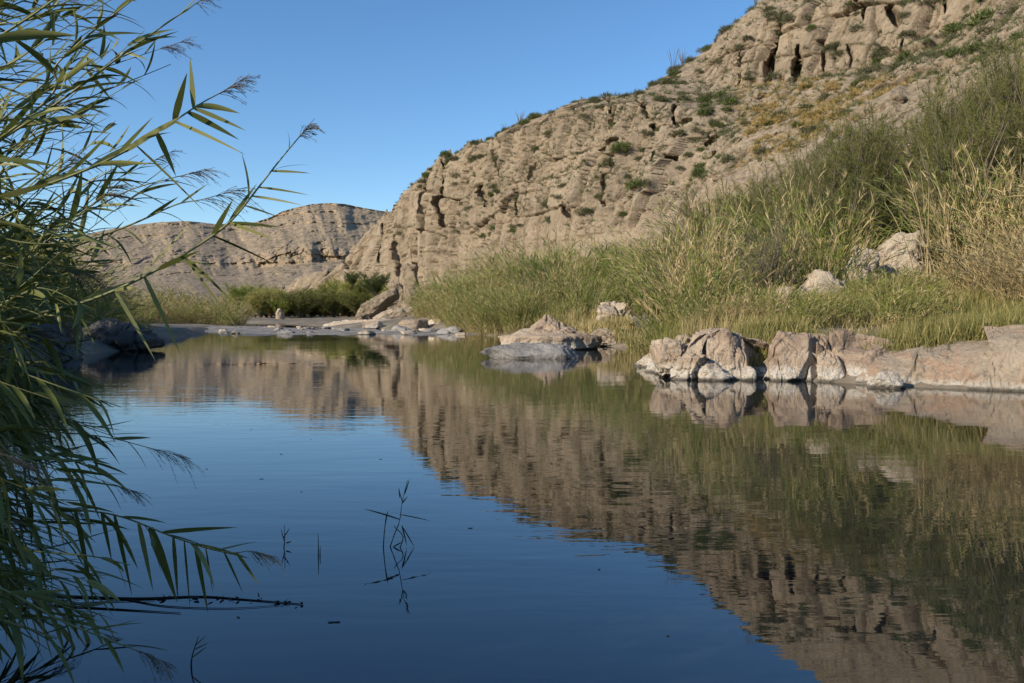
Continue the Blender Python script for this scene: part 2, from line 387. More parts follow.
# gravel bar across the far end of the pool
def bar_edges(x):
    near = np.interp(x, [-60, -31, -24, -16, -9, -4, 0, 3.5], [88, 75, 64, 60.5, 62.5, 62, 59.5, 57])
    far = np.interp(x, [-60, -31, -24, -16, -9, -4, 0, 3.5], [110, 104, 96, 92, 80, 71, 64, 58])
    return near, far
bx = np.linspace(-60, 3.5, 330); bt = np.linspace(0, 1, 60)
BX, BT = np.meshgrid(bx, bt, indexing='ij')
bn, bf = bar_edges(BX)
bn = bn + fbm(BX * 0.25, BX * 0 + 3, o=4, seed=3) * 3.0; bf = bf + fbm(BX * 0.2, BX * 0 + 9, o=4, seed=8) * 5.0
BY = bn + (bf - bn) * BT
BZ = -0.14 + 0.24 * np.sin(np.pi * BT) ** 0.5 + fbm(BX * 0.3, BY * 0.3, o=5, seed=21) * 0.22
bar = mesh_obj("gravel_bar", np.stack([BX, BY, BZ], -1).reshape(-1, 3), grid_faces(330, 60)[:, ::-1].copy(), M_gravel, smooth=True)
bar["kind"] = "structure"

# ------------------------------------------------------------------ the cliff
KEYS = {
 262: [(321,268),(314,270),(309,272),(306,274),(305,275),(304,276),(303,279)],
 282: [(321,258),(309,260),(302,262),(296,264),(294,266),(292,267),(290,270)],
 300: [(321,250),(305,252),(297,254),(290,256),(287,258),(285,259),(283,262)],
 330: [(321,240),(303,243),(290,246),(280,249),(277,251),(274,252),(272,255)],
 347: [(321,234),(300,238),(284,241),(270,245),(265,249),(261,253),(259,257)],
 364: [(321,228),(296,232),(276,235),(252,240),(246,244),(241,248),(236,253)],
 385: [(321,222),(295,226),(271,228),(236,233),(227,236),(220,240),(215,244)],
 401: [(321,213),(298,217),(270,219),(225,222),(215,224),(209,227),(206,229)],
 407: [(321,210),(296,214),(270,216),(200,219),(193,220),(189,221),(186,223)],
 440: [(321,192),(285,198),(250,200),(172,205),(168,207),(164,209),(161,213)],
 480: [(321,172),(275,180),(240,182),(148,188),(145,191),(142,194),(139,198)],
 513: [(321,160),(265,167),(230,170),(134,176),(131,179),(129,182),(126,187)],
 577: [(321,138),(245,148),(200,151),(108,158),(106,162),(104,166),(102,171)],
 640: [(321,118),(225,133),(180,139),(102,146),(98,152),(95,158),(91,164)],
 675: [(321,108),(220,127),(175,135),(104,144),(93,154),(80,164),(68,176)],
 705: [(321,98),(215,119),(170,131),(112,143),(90,155),(68,168),(49,180)],
 735: [(321,90),(205,110),(160,125),(110,142),(84,152),(40,157),(24,168)],
 770: [(321,82),(200,102),(150,118),(108,138),(84,148),(14,152),(-8,166)],
 850: [(321,70),(180,88),(130,105),(100,122),(72,136),(0,141),(-60,165)],
 940: [(321,60),(170,75),(110,92),(70,110),(30,128),(-40,134),(-120,165)],
 1024: [(321,52),(150,66),(90,82),(40,98),(-10,115),(-80,120),(-190,155)],
 1200: [(321,44),(120,54),(40,68),(-30,82),(-110,98),(-200,103),(-330,140)],
 1700: [(321,32),(100,40),(-20,52),(-120,62),(-250,76),(-380,82),(-560,110)],
}
kp = np.array(sorted(KEYS)); kv = np.array([KEYS[k] for k in sorted(KEYS)], float)        # (K, 7, 2)
cpx = np.concatenate([np.arange(262, 1060, 1.1), np.arange(1060, 1700, 6.0)])
knots = np.stack([np.stack([np.interp(cpx, kp, kv[:, j, c]) for c in (0, 1)], -1) for j in range(7)], 0)  # (7, ncol, 2)
seg = [30, 50, 120, 45, 75, 30]
rows_py, rows_D, rows_t = [], [], []
for j, ns in enumerate(seg):
    for q in range(ns):
        t = q / ns; rows_py.append(knots[j, :, 0] * (1 - t) + knots[j + 1, :, 0] * t); rows_D.append(knots[j, :, 1] * (1 - t) + knots[j + 1, :, 1] * t); rows_t.append(j + t)
rows_py.append(knots[6, :, 0]); rows_D.append(knots[6, :, 1]); rows_t.append(6.0)
PY = np.array(rows_py); DD = np.array(rows_D); T = np.array(rows_t)[:, None] * np.ones_like(PY); PX = cpx[None] * np.ones_like(PY)
# smooth the profile a little across knots
for _ in range(3):
    DD[1:-1] = (DD[:-2] + 2 * DD[1:-1] + DD[2:]) / 4
for _ in range(4):
    DD[:, 1:-1] = (DD[:, :-2] + 2 * DD[:, 1:-1] + DD[:, 2:]) / 4; PY[:, 1:-1] = (PY[:, :-2] + 2 * PY[:, 1:-1] + PY[:, 2:]) / 4
X, Y, Z = P(PX, PY, DD)
sx, sy = 0.45, -0.89                                   # strike of the cliff
S = X * sx + Y * sy
wx = S + 2.5 * fbm(S * 0.12, Z * 0.12, o=3, seed=31); wz = Z + 2.0 * fbm(S * 0.1, Z * 0.1, o=3, seed=37)
def blocks(x, z, w_, h_, seed):
    """coursed, jointed rock: random offset and tilt of each block, distance to its joints"""
    zz = z / h_ + 0.35 * fbm(x / (w_ * 6), z * 0 + seed, o=3, seed=seed); r = np.floor(zz)
    jz = lambda q: q + 0.5 * (hsh(q, q * 0 + seed) - 0.5)
    r = np.where(zz < jz(r), r - 1, np.where(zz >= jz(r + 1), r + 1, r)); z0, z1 = jz(r), jz(r + 1)
    u = x / w_ * (0.75 + 0.6 * hsh(r, r * 0 + seed + 1)) + hsh(r, r * 0 + seed + 2) * 31; c = np.floor(u)
    jx = lambda q: q + 0.6 * (hsh(q, r, q * 0 + seed + 3) - 0.5)
    c = np.where(u < jx(c), c - 1, np.where(u >= jx(c + 1), c + 1, c)); x0, x1 = jx(c), jx(c + 1)
    fx, fz = (u - x0) / (x1 - x0), (zz - z0) / (z1 - z0)
    ex_ = np.minimum(fx, 1 - fx) * (x1 - x0) * w_; ez_ = np.minimum(fz, 1 - fz) * (z1 - z0) * h_
    off = hsh(c, r, c * 0 + seed + 5) - 0.5 + 0.9 * (hsh(c, r, c * 0 + seed + 6) - 0.5) * (fx - 0.5) + 0.6 * (hsh(c, r, c * 0 + seed + 7) - 0.35) * (0.5 - fz)
    return off, ex_, ez_
wj = S + 1.1 * fbm(S * 0.2, Z * 0.2, o=2, seed=131); zj = Z + 0.9 * fbm(S * 0.18, Z * 0.18, o=2, seed=137)
b1, x1_, z1_ = blocks(wj, zj, 5.0, 17.0, 11); b2, x2_, z2_ = blocks(wj, zj, 2.2, 6.5, 12); b3, x3_, z3_ = blocks(wj, zj, 1.1, 2.0, 13)
g1, g2, c2 = worley(wx / 3.0 + 7, wz / 4.6, 2); h1, h2, c3 = worley(wx / 1.3, wz / 1.1 + 3, 3); e2, e3 = g2 - g1, h2 - h1
leftc = 1 - sstep(665, 740, PX)
rocky = leftc * sstep(0.8, 1.3, T) * (1 - 0.5 * sstep(3.3, 4.2, T)) + (1 - leftc) * (sstep(3.85, 4.05, T) * (1 - sstep(5.0, 5.4, T)) * (1 - sstep(900, 1010, PX) * 0.5))
outc = (1 - leftc) * sstep(0.56, 0.66, vnoise(S * 0.07, Z * 0.13, seed=77)) * 0.7
rocky = np.clip(np.maximum(rocky, outc), 0, 1)
mk = lambda fx, fz, a_, b_, sd_: sstep(a_, b_, vnoise(S * fx, Z * fz, seed=sd_))
disp = rocky * (2.0 * b1 + 0.95 * b2 * mk(.07, .09, .42, .6, 9) + 0.22 * b3 * mk(.14, .17, .45, .6, 13)
                - 1.7 * (1 - sstep(0.03, 0.40, x1_)) * mk(.06, .07, .42, .56, 15) - 0.8 * (1 - sstep(0.05, 0.45, z1_)) * mk(.05, .1, .44, .62, 17)
                - 1.0 * (1 - sstep(0.03, 0.26, x2_)) * mk(.11, .09, .50, .62, 19) - 0.4 * (1 - sstep(0.03, 0.25, z2_)) * mk(.09, .13, .5, .64, 21))
disp += rocky * (1.1 * fbm(S * 0.08, Z * 0.05, o=5, seed=41) + 0.42 * fbm(S * 0.4, Z * 0.34, o=3, seed=43, gain=0.6))
disp += rocky * leftc * 2.4 * (0.5 - np.abs(fbm(S * 0.075, Z * 0.016, o=4, seed=47)) * 2.6)
bz = wz + 1.2 * fbm(S * 0.05, Z * 0.3, o=3, seed=49)
disp += rocky * 0.45 * fbm(S * 0.9, Z * 0.8, o=2, seed=57, gain=.6) * mk(.06, .08, .42, .6, 59)
pit = vnoise(S * 0.75, Z * 0.85, seed=61); disp -= rocky * 0.6 * sstep(0.76, 0.88, pit) * mk(.07, .1, .46, .6, 63)
pit = vnoise(S * 1.7, Z * 1.7, seed=65); disp -= rocky * 0.6 * sstep(0.74, 0.88, pit) * mk(.09, .12, .4, .55, 67)
tal = (1 - rocky)
wb = wz + 3.5 * fbm(S * 0.09, Z * 0.12, o=3, seed=74)
disp += tal * (1.9 * fbm(S * 0.12, Z * 0.16, o=4, seed=71, gain=0.58) + 1.3 * np.clip(c2 - 0.45, 0, 1) * sstep(0.02, 0.2, e2) + 0.9 * (c3 - 0.5) * sstep(0.0, 0.25, e3) * mk(.16, .2, .35, .6, 75)
               + 1.3 * (sstep(0.5, 0.56, vnoise(S * 0.05, wb * 0.3 + 3, seed=73)) - 0.5) * mk(.05, .1, .4, .6, 76))
# joints and hollows that are plain to see on the face: (x0, y0, x1, y1, half width px, depth m)
CR = [(777,20,774,44,3.2,5.5),(774,44,765,84,4.2,6.0),(800,46,795,84,2.2,4.0),(816,40,818,72,1.4,2.0),(843,44,846,66,1.4,2.0),(742,52,739,86,1.3,1.6),(442,163,441,226,1.6,3.2),
      (425,176,424,240,1.0,1.6),(611,98,610,132,2.0,3.0),(636,96,637,116,1.3,2.0),(667,98,667,126,1.8,2.8),(672,122,690,119,2.0,2.2),(640,124,650,128,3.0,2.5),
      (700,142,712,136,3.2,4.0),(602,175,606,206,1.3,2.0),(560,150,556,196,1.0,1.4),(520,190,522,214,1.6,1.8),(484,186,488,206,2.2,2.6),(570,206,574,222,1.6,2.0),
      (886,6,896,26,4.5,3.5),(858,0,860,18,1.8,2.5),(652,152,656,160,2.2,2.5),(669,155,671,159,1.8,2.0),(600,150,616,139,1.4,1.6),(500,150,503,180,0.9,1.2),
      (347,262,346,284,2.0,2.5),(382,225,380,262,1.5,2.5),(398,236,400,284,1.8,3.0),(412,240,411,282,1.4,2.2),(458,200,462,236,1.1,1.6),(536,160,530,196,0.9,1.2),(905,40,908,60,1.5,2),(760,-20,764,0,2,3),(940,-10,946,20,2,3)]
push = np.zeros_like(X)
jit = 2.2 * fbm(PX * 0.02, PY * 0.09, o=3, seed=81)
for (x0, y0, x1, y1, hw, dep) in CR:
    dx, dy = x1 - x0, y1 - y0; t = np.clip(((PX - x0) * dx + (PY - y0) * dy) / (dx * dx + dy * dy), 0, 1)
    d = np.hypot(PX + jit - x0 - t * dx, PY - y0 - t * dy)
    push = np.maximum(push, dep * np.clip(1.15 - (d / (hw * (0.65 + 0.7 * np.sin(np.pi * np.clip(t, 0.05, 0.95))))) ** 3, 0, 1))
edge = 1 - 0.55 * sstep(5.6, 6, T)
ox, oy = -0.89, -0.45
X2 = X + ox * disp * edge; Y2 = Y + oy * disp * edge; Z2 = Z + 0.25 * disp * tal * edge + (1.0 * fbm(S * 0.28, S * 0 + 1, o=6, seed=91, gain=.65) + 2.4 * (np.round(2.0 * vnoise(S * 0.16, S * 0 + 4, seed=92)) / 2.0 - 0.5) * leftc * (1 - sstep(470, 560, PX))) * sstep(4.2, 6, T)
rl = np.sqrt(X2 ** 2 + Y2 ** 2); X2 = X2 + X / rl * push; Y2 = Y2 + Y / rl * push
# the land behind the crest
extra = []
for k, (back, up) in enumerate(((6, 0.6), (25, 0.0), (90, -6.0), (220, -25.0))):
    s_ = 1 + back / np.hypot(X2[-1], Y2[-1])
    extra.append((X2[-1] * s_, Y2[-1] * s_, Z2[-1] + up + 0.8 * fbm(S[-1] * 0.2, S[-1] * 0 + k, o=3, seed=95)))
X3 = np.vstack([X2] + [e[0][None] for e in extra]); Y3 = np.vstack([Y2] + [e[1][None] for e in extra]); Z3 = np.vstack([Z2] + [e[2][None] for e in extra])
cl = mesh_obj("cliff", np.stack([X3, Y3, Z3], -1).reshape(-1, 3), grid_faces(*X3.shape), M_cliff, smooth=True)
cl["kind"] = "structure"; cl["label"] = "tan limestone cliff with dark joints above the right bank"

# ------------------------------------------------------------------ the far hills
hk = {-900: 250, -400: 240, -100: 232, 60: 240, 100: 231, 130: 226, 160: 222, 189: 221, 215: 224, 238: 224, 255: 222, 271: 217, 283: 211, 294: 208, 312: 204, 329: 203, 345: 204, 364: 208, 388: 212, 410: 214, 450: 220, 600: 235, 900: 250}
hp = np.array(sorted(hk)); hpx = np.concatenate([np.arange(-900, 60, 12), np.arange(60, 460, 0.9), np.arange(460, 900, 14)])
top = np.interp(hpx, hp, [hk[k] for k in hp]); nr = 150
Tt = np.linspace(0, 1, nr)[:, None]; PXh = hpx[None] + 0 * Tt
bottom = 311.0; PYh = bottom + (top[None] - bottom) * Tt
prof = 0.35 * Tt + 0.65 * Tt ** 2
bandm = sstep(225, 280, PXh); tb = Tt + 0.05 * fbm(PXh * 0.012, Tt * 0 + 1, o=3, seed=111)
gband = np.interp(tb, [0, 0.25, 0.48, 0.60, 0.66, 1.0], [0, 0.22, 0.50, 0.53, 0.57, 1.0]); DH = 430 + 460 * (gband * (0.4 + 0.6 * bandm) + tb * (0.6 - 0.6 * bandm)) + 0 * PXh
# a cliff band across the upper slope of the right-hand hill, lower in the left-hand one
Xh, Yh, Zh = P(PXh, PYh, DH)
gul = fbm(PXh * 0.03 + 5 * Tt * 0.3, Tt * 1.1, o=6, seed=101); rid = 1 - np.abs(fbm(PXh * 0.022 + Tt * 0.6, Tt * 0.9, o=5, seed=103)) * 2
dd = 26 * gul + 30 * (rid - 0.7) * sstep(0.02, 0.2, Tt) * (1 - 0.5 * sstep(0.85, 1, Tt))
hf1, hf2, hc = worley(Xh / 16 + 3 * fbm(Xh * .02, Zh * .05, o=3, seed=107), Zh / 9.0, 5)
bmask = sstep(0.50, 0.56, Tt) * (1 - sstep(0.74, 0.8, Tt)) * (0.4 + 0.6 * bandm)
dd += bmask * (-9 * (hc - 0.5) + 10 * (1 - sstep(0, 0.14, hf2 - hf1)) * sstep(.45, .6, vnoise(Xh * .02, Zh * .05, seed=3)))
dd += 15 * fbm(Xh * 0.05, Zh * 0.09, o=6, seed=113, gain=.68)
dd += 6 * (sstep(0.45, 0.55, vnoise(Xh * 0.004, Zh * 0.16, seed=109)) - 0.5) * sstep(0.2, 0.4, Tt)
rl = np.hypot(Xh, Yh); Xh2 = Xh + Xh / rl * dd; Yh2 = Yh + Yh / rl * dd; Zh2 = Zh + 0.12 * dd
Zh2[0] = -3; 
eb = [(40, 2), (200, -15), (600, -70)]
Xa = [Xh2] + [(Xh2[-1] * (1 + b_ / rl[-1]))[None] for b_, u_ in eb]; Ya = [Yh2] + [(Yh2[-1] * (1 + b_ / rl[-1]))[None] for b_, u_ in eb]; Za = [Zh2] + [(Zh2[-1] + u_)[None] for b_, u_ in eb]
Xa, Ya, Za = np.vstack(Xa), np.vstack(Ya), np.vstack(Za)
hl = mesh_obj("hills", np.stack([Xa, Ya, Za], -1).reshape(-1, 3), grid_faces(*Xa.shape), M_hill, smooth=True); hl["kind"] = "structure"

def cliff_at(px, py):
    """world point of the cliff surface that lies in photo direction (px, py)"""
    c = int(np.argmin(np.abs(cpx - px))); r = int(np.argmin(np.abs(PY[:, c] - py)))
    return float(X2[r, c]), float(Y2[r, c]), float(Z2[r, c]), float(T[r, c]), float(rocky[r, c])

# ------------------------------------------------------------------ rocks
import bmesh
_ico = {}
def ico(sub):
    if sub not in _ico:
        bm = bmesh.new(); bmesh.ops.create_icosphere(bm, subdivisions=sub, radius=1)
        _ico[sub] = (np.array([v.co[:] for v in bm.verts]), np.array([[v.index for v in f.verts] for f in bm.faces])); bm.free()
    return _ico[sub]
def rock(name, c, size, seed, mat, label, cat="rock", group=None, rotz=0.0, sub=6, cuts=14, rough=0.16, tilt=0.0, sq=0.75, peak=None, cutlo=0.62):
    """a weathered block: a superellipsoid broken by planes, roughened at three scales; c = centre of its footprint"""
    rng = np.random.default_rng(seed)
    V0, Fc = ico(sub); V = np.sign(V0) * np.abs(V0) ** sq; V = V / np.max(np.abs(V))
    if peak is not None:                                 # pull the upper part towards an off-centre top
        t = np.clip(V[:, 2], 0, 1); k = 1 - peak[2] * t ** peak[3]
        V[:, 0] = V[:, 0] * k + peak[0] * t; V[:, 1] = V[:, 1] * k + peak[1] * t
    for _ in range(cuts):
        n = rng.normal(size=3); n[2] = n[2] * 0.7 + 0.25; n /= np.linalg.norm(n); d = rng.uniform(cutlo - 0.06, 0.92)
        ov = V @ n - d; V = V - np.where(ov > 0, ov * 0.94, 0)[:, None] * n
    q = V * np.array(size) * 0.5
    sc_ = max(0.25, min(size) * 0.8)
    nn = fbm(q[:, 0] / sc_ + seed, q[:, 1] / sc_, q[:, 2] / sc_, o=6, seed=seed, gain=0.55)
    rd = 1 - np.abs(fbm(q[:, 0] / sc_ * 0.9 + 31, q[:, 1] / sc_ * 0.9, q[:, 2] / sc_ * 1.3, o=3, seed=seed + 7)) * 6
    q = q + normed(V) * (nn * rough * sc_ * 2.0 - np.clip(rd, 0, 1) * rough * sc_ * 0.45)[:, None]
    cs = max(0.45, min(size) * 0.42)
    for (u_, w_) in ((0, 2), (1, 2)):
        ww = 0.35 * cs * fbm(q[:, 0] / cs, q[:, 1] / cs, q[:, 2] / cs, o=3, seed=seed + 3)
        a1, a2, ac = worley((q[:, u_] + ww) / cs + seed, (q[:, w_] * 0.8 + q[:, 1 - u_] * 0.35 - ww) / cs, seed + u_)
        q = q + normed(V) * (rough * cs * (0.85 * (ac - 0.5) - 1.5 * (1 - sstep(0, 0.13, a2 - a1)) * sstep(.35, .6, vnoise(q[:, u_] / cs * .6 + 9, q[:, w_] / cs * .6, seed=seed))))[:, None]
    fq = fbm(q[:, 0] * 3.2, q[:, 1] * 3.2, q[:, 2] * 3.2, o=4, seed=seed + 70, gain=.6); q = q + normed(V) * (fq * min(0.12, 0.09 * min(size)))[:, None]
    ext = q.max(0) - q.min(0); q = (q - (q.max(0) + q.min(0)) / 2) * (np.array(size) / ext)
    ca, sa = math.cos(tilt), math.sin(tilt)
    q = np.stack([q[:, 0] * ca + q[:, 2] * sa, q[:, 1], -q[:, 0] * sa + q[:, 2] * ca], -1)
    o = mesh_obj(name, q, Fc, mat, smooth=True); o.location = c; o.rotation_euler = (0, 0, rotz)
    return tag(o, label, cat, group)
def rock_px(name, px0, px1, pytop, pybase, seed, mat, label, D=None, depth=0.8, sink=0.35, group=None, cat="rock", **kw):
    """rock spanning px0..px1, crown at row pytop, foot at row pybase"""
    if D is None: D = WD(pybase)
    wm = (px1 - px0) * D / F; x, _, zt = P((px0 + px1) / 2, pytop, D); _, _, zb = P(0, pybase, D)
    h = (zt - zb) + sink; cy = D + wm * depth * 0.5 * 0.8
    return rock(name, (x * cy / D * 0.5 + x * 0.5, cy, zb - sink + h / 2 * 0.98), (wm * 1.04, wm * depth, h), seed, mat, label, cat, group, **kw)

GR = "weathered rocks along the right shore"
def outcrop(name, line, seed, mat, label, depth=3.0, clefts=(), nu=760, nv=170, amp=1.0, back=-0.45, cs=1.0, group=GR):
    """a shelf of bedrock along the water: line = (px, foot row, crown row, steepness); runs back into the bank"""
    L = np.array(line, float); u = np.linspace(L[0, 0], L[-1, 0], nu); foot = np.interp(u, L[:, 0], L[:, 1]); crown = np.interp(u, L[:, 0], L[:, 2]); stp = np.interp(u, L[:, 0], L[:, 3])
    for _ in range(40):
        for arr in (foot, stp, crown): arr[1:-1] = (arr[:-2] + 2 * arr[1:-1] + arr[2:]) / 4
    D = WD(foot); x = (u - 512) * D / F; zc = np.maximum(P(u, crown, D + 0.8)[2], 0.05)
    tx, ty = np.gradient(x), np.gradient(D); ln = np.hypot(tx, ty); nx, ny = ty / ln, -tx / ln          # towards the water
    v = np.linspace(0, 1, nv)[:, None]; a_ = np.clip(v / 0.5, 0, 1); b_ = np.clip((v - 0.5) / 0.5, 0, 1); th = a_ * np.pi / 2
    back_d = 1.1 * (1 - np.cos(th)) * stp[None] + b_ * depth
    hgt = -0.45 + (zc[None] + 0.45) * np.sin(th) ** 0.8 + b_ * back - 1.2 * np.clip(b_ - 0.75, 0, 1)
    endf = np.minimum(1, np.minimum(np.arange(nu), np.arange(nu)[::-1]) / 60.0)[None]; hgt = -0.45 + (hgt + 0.45) * (0.15 + 0.85 * np.sqrt(endf))
    Xo = x[None] - nx[None] * back_d; Yo = D[None] - ny[None] * back_d; sl_ = np.cumsum(ln)[None] + 0 * v
    arc = a_ * 1.3 + b_ * depth + 0 * sl_; uu = sl_ + 0.35 * fbm(sl_ * .9, arc * .9, o=4, seed=seed); vv = arc + 0.35 * fbm(sl_ * .8 + 9, arc * .8, o=4, seed=seed + 1)
    f1, f2, c1 = worley(uu / (1.25 * cs), vv / (1.0 * cs), seed); g1, g2, c2 = worley(uu / (0.42 * cs), vv / (0.36 * cs), seed + 2)
    flat_ = 1 - 0.75 * sstep(0, .2, b_); dp = amp * flat_ * (0.46 * (c1 - .5) - 0.36 * (1 - sstep(0, .10, f2 - f1)) * sstep(.38, .55, vnoise(uu * .7, vv * .7, seed=seed + 4))
                + 0.15 * (c2 - .5) * sstep(.4, .6, vnoise(uu * .9, vv * .9, seed=seed + 5)) - 0.12 * (1 - sstep(0, .12, g2 - g1)) * sstep(.45, .6, vnoise(uu, vv, seed=seed + 6)))
    dp = dp + 0.30 * amp * fbm(uu * .7, vv * .7, o=4, seed=seed + 8) + 0.12 * fbm(uu * 3.1, vv * 3.1, o=5, seed=seed + 9, gain=.62) + 0.26 * amp * fbm(uu * 1.5, vv * 1.8, o=3, seed=seed + 10)
    cut = 0 * dp
    wob = 3 * fbm(arc * 1.5, sl_ * .2, o=3, seed=seed + 11)
    for (cp, cw, cd, sk) in clefts:
        g_ = np.exp(-np.abs((u[None] + sk * (a_ - .5) + wob - cp) / cw) ** 3); dp = dp - cd * g_ * (1 - sstep(.1, .4, b_)) * (1 - sstep(.5, 1, a_)); cut = np.maximum(cut, g_ * cd * sstep(.4, .9, a_) * (1 - sstep(.5, .9, b_)))
    up = np.sin(th) ** 2; Xo = Xo + nx[None] * dp * (1 - up * .8); Yo = Yo + ny[None] * dp * (1 - up * .8); Zo = hgt + dp * up * 0.9 - np.minimum(cut, 1.1) * 0.85
    o = mesh_obj(name, np.stack([Xo, Yo, Zo], -1).reshape(-1, 3), grid_faces(nv, nu), mat, smooth=True); return tag(o, label, "rock", group)
outcrop("shore_outcrop", [(614, 361, 356, 1.2), (628, 364, 350, 1.2), (645, 369, 344, 1.3), (660, 374, 342, 1.2), (680, 379, 335, 1.0), (700, 380, 332, .9), (735, 380.5, 330, 1.0), (765, 380, 333, 1.0), (800, 381, 334, .9), (822, 382, 339, 1.0), (850, 383, 345, 1.2), (880, 385, 350, 1.6)],
        311, M_rock, "cracked cream and pinkish bedrock outcrop with a dark cleft, along the right shore", clefts=((763, 7, 1.3, -16), (706, 2.5, .35, 6), (812, 2.5, .35, 10)), amp=0.72)
outcrop("shore_outcrop", [(838, 384, 352, 1.6), (870, 385, 345, 2.2), (910, 387, 343, 2.6), (960, 389, 337, 2.4), (990, 391, 331, 1.6), (1024, 392, 328, 1.3), (1080, 395, 326, 1.3), (1250, 402, 322, 1.3)],
        312, M_ledge, "smooth grey-tan sloping ledge of bedrock from mid bank to the right edge", amp=0.32, cs=1.9, clefts=(), back=-0.15)
GK = "broken blocks on the cracked outcrop"
for i, (a, b_, t_, bs, fw, lb) in enumerate([
    (652, 700, 337, 378.5, 0.1, "cream block at the sloping left shoulder of the cracked outcrop"),
    (703, 752, 330, 379.5, 0.25, "largest pinkish block of the outcrop, left of the dark cleft"),
    (771, 806, 331, 379, 0.2, "upright cream block right beside the dark cleft"),
    (796, 838, 340, 380.5, 0.2, "squat pinkish block with a white foot, right of the upright cream block"),
    (828, 862, 347, 381.5, 0.1, "small brown block where the cracked outcrop meets the smooth ledge"),
    (672, 712, 352, 380, 0.3, "low whitish block at the waterline under the cream shoulder")]):
    rock_px("shore_block", a, b_, t_, bs, 820 + i, M_rock, lb, D=float(WD(bs)) - fw + 0.15, depth=0.9, group=GK, cuts=22, cutlo=0.6, sq=0.62, rough=0.11)
GL = "loose stones at the right shore"
rock_px("shore_rock", 698, 733, 361, 381, 14, M_rock, "small whitish round boulder at the water's edge below the cracked outcrop", depth=0.8, group=GL, cuts=6, sq=0.9, sub=5, sink=0.2)
rock_px("shore_rock", 871, 908, 371, 388, 23, M_rock, "small white-crusted stone low against the foot of the smooth ledge", D=18.9, depth=0.6, group=GL, cuts=8, sub=5, sink=0.2)
rock_px("shore_rock", 742, 757, 366, 381, 26, M_rock, "little pale stone at the mouth of the dark cleft", depth=0.9, group=GL, cuts=8, sub=4, sink=0.15)

pin = rock_px("pinnacle_rock", 499, 603, 313.5, 353, 31, M_rock, "pointed reddish rock with a pale foot standing in the middle of the river", D=38, depth=0.7, cuts=5, peak=(0.02, 0.0, 0.90, 0.50), sq=0.85, cutlo=0.88, rough=0.13)
rock_px("low_rock", 480, 582, 342.5, 361, 32, M_grey, "low dome of shaded grey rock in the river before the pointed rock", D=31, depth=0.5, cuts=6, peak=(0.0, 0, 0.25, 2), sq=0.9, sink=0.25, rough=0.06)
rock_px("flat_rock", 580, 628, 328, 347, 33, M_ledge, "smooth flat grey rock on the shore directly right of the pointed rock", D=42, depth=1.0, cuts=7, group="shore rocks behind the pointed rock")
rock_px("shore_rock", 596, 640, 300, 346, 34, M_pale, "pale sandy hump of bank in the gap between the cane thickets", D=46, depth=1.2, cuts=8, group="shore rocks behind the pointed rock")
rock_px("shore_rock", 515, 560, 305, 332, 35, M_pale, "pale crumbling bank rock behind the pointed rock, under the cane", D=66, depth=0.8, cuts=9, group="shore rocks behind the pointed rock")
GB = "stones lying along the gravel bar"
for i, (a, b_, t_, bs, D_, mt, lb) in enumerate([
    (391, 412, 325, 333, 72, M_grey, "long low grey stone at the near edge of the gravel bar"),
    (396, 430, 319, 331, 76, M_ledge, "brown humped stone on the gravel bar below the yellow reeds"),
    (426, 443, 318, 329, 78, M_pale, "pale cream stone at the right end of the row on the gravel bar"),
    (362, 383, 321, 328, 88, M_rock, "small pale stone left of the humped brown stone"),
    (452, 476, 316, 330, 78, M_pale, "buff stone half hidden under the yellow reeds by the gravel bar"),
    (440, 462, 326, 333.5, 67, M_grey, "flat grey stone awash at the right tip of the gravel bar")]):
    rock_px("bar_stone", a, b_, t_, bs, 40 + i, mt, lb, D=D_, depth=0.8, sub=4, group=GB, cuts=8)
rb = np.random.default_rng(404)
for i in range(34):
    pxs = rb.uniform(235, 480); D_ = rb.uniform(66, 98); xs = (pxs - 512) * D_ / F; e0, e1 = bar_edges(np.array([xs])); D_ = float(e0[0] + (e1[0] - e0[0]) * rb.uniform(0.05, 0.9)); sz = rb.uniform(.35, 1.1)
    o = rock("bar_cobble", (xs, D_, 0.05), (sz * 1.5, sz, sz * .55), 700 + i, [M_grey, M_ledge, M_pale][i % 3], ["small grey", "small brown", "small pale"][i % 3] + " cobble scattered on the gravel bar", "rock", ["grey", "brown", "pale"][i % 3] + " cobbles on the gravel bar", sub=3, cuts=8, rotz=rb.uniform(0, 3))
rock_px("rock_shelf", 322, 425, 318, 328, 51, M_pale, "low whitish rock shelf along the water below the leaning slabs", D=100, depth=0.45, cuts=8, sq=0.7)
rock_px("rock_shelf", 372, 432, 306, 327, 55, M_ledge, "smooth buff apron of rock sloping up from the white shelf", D=107, depth=0.7, cuts=6, peak=(0.3, 0.1, 0.3, 1.2))
rock_px("leaning_slab", 346, 402, 296, 314, 52, M_cliff, "long dark slab leaning up to the right at the foot of the cliff", D=126, depth=0.5, cuts=10, tilt=-0.62, sq=0.6, sub=5)
for i, (a, b_, t_, bs, D_, lb) in enumerate([(384, 408, 279, 308, 140, "upright block above the leaning slab"), (400, 424, 283, 322, 132, "tall tan block right of the leaning slab"),
      (362, 380, 300, 320, 134, "squat block under the green round bush"), (398, 420, 262, 292, 160, "block fallen below the cliff's left corner"), (352, 372, 312, 324, 118, "rounded block just above the white shelf"), (414, 440, 292, 322, 128, "buff block half hidden by the first cane thicket")]):
    rock_px("fallen_block", a, b_, t_, bs, 60 + i, M_cliff, lb, D=D_, depth=0.9, sub=5, cuts=16, sq=0.6, group="blocks fallen from the cliff")
rock_px("pale_boulder", 275, 284, 308, 321, 71, M_ledge, "lone upright pale boulder among the far green shrubs", D=150, depth=0.9, sub=4, cuts=10)
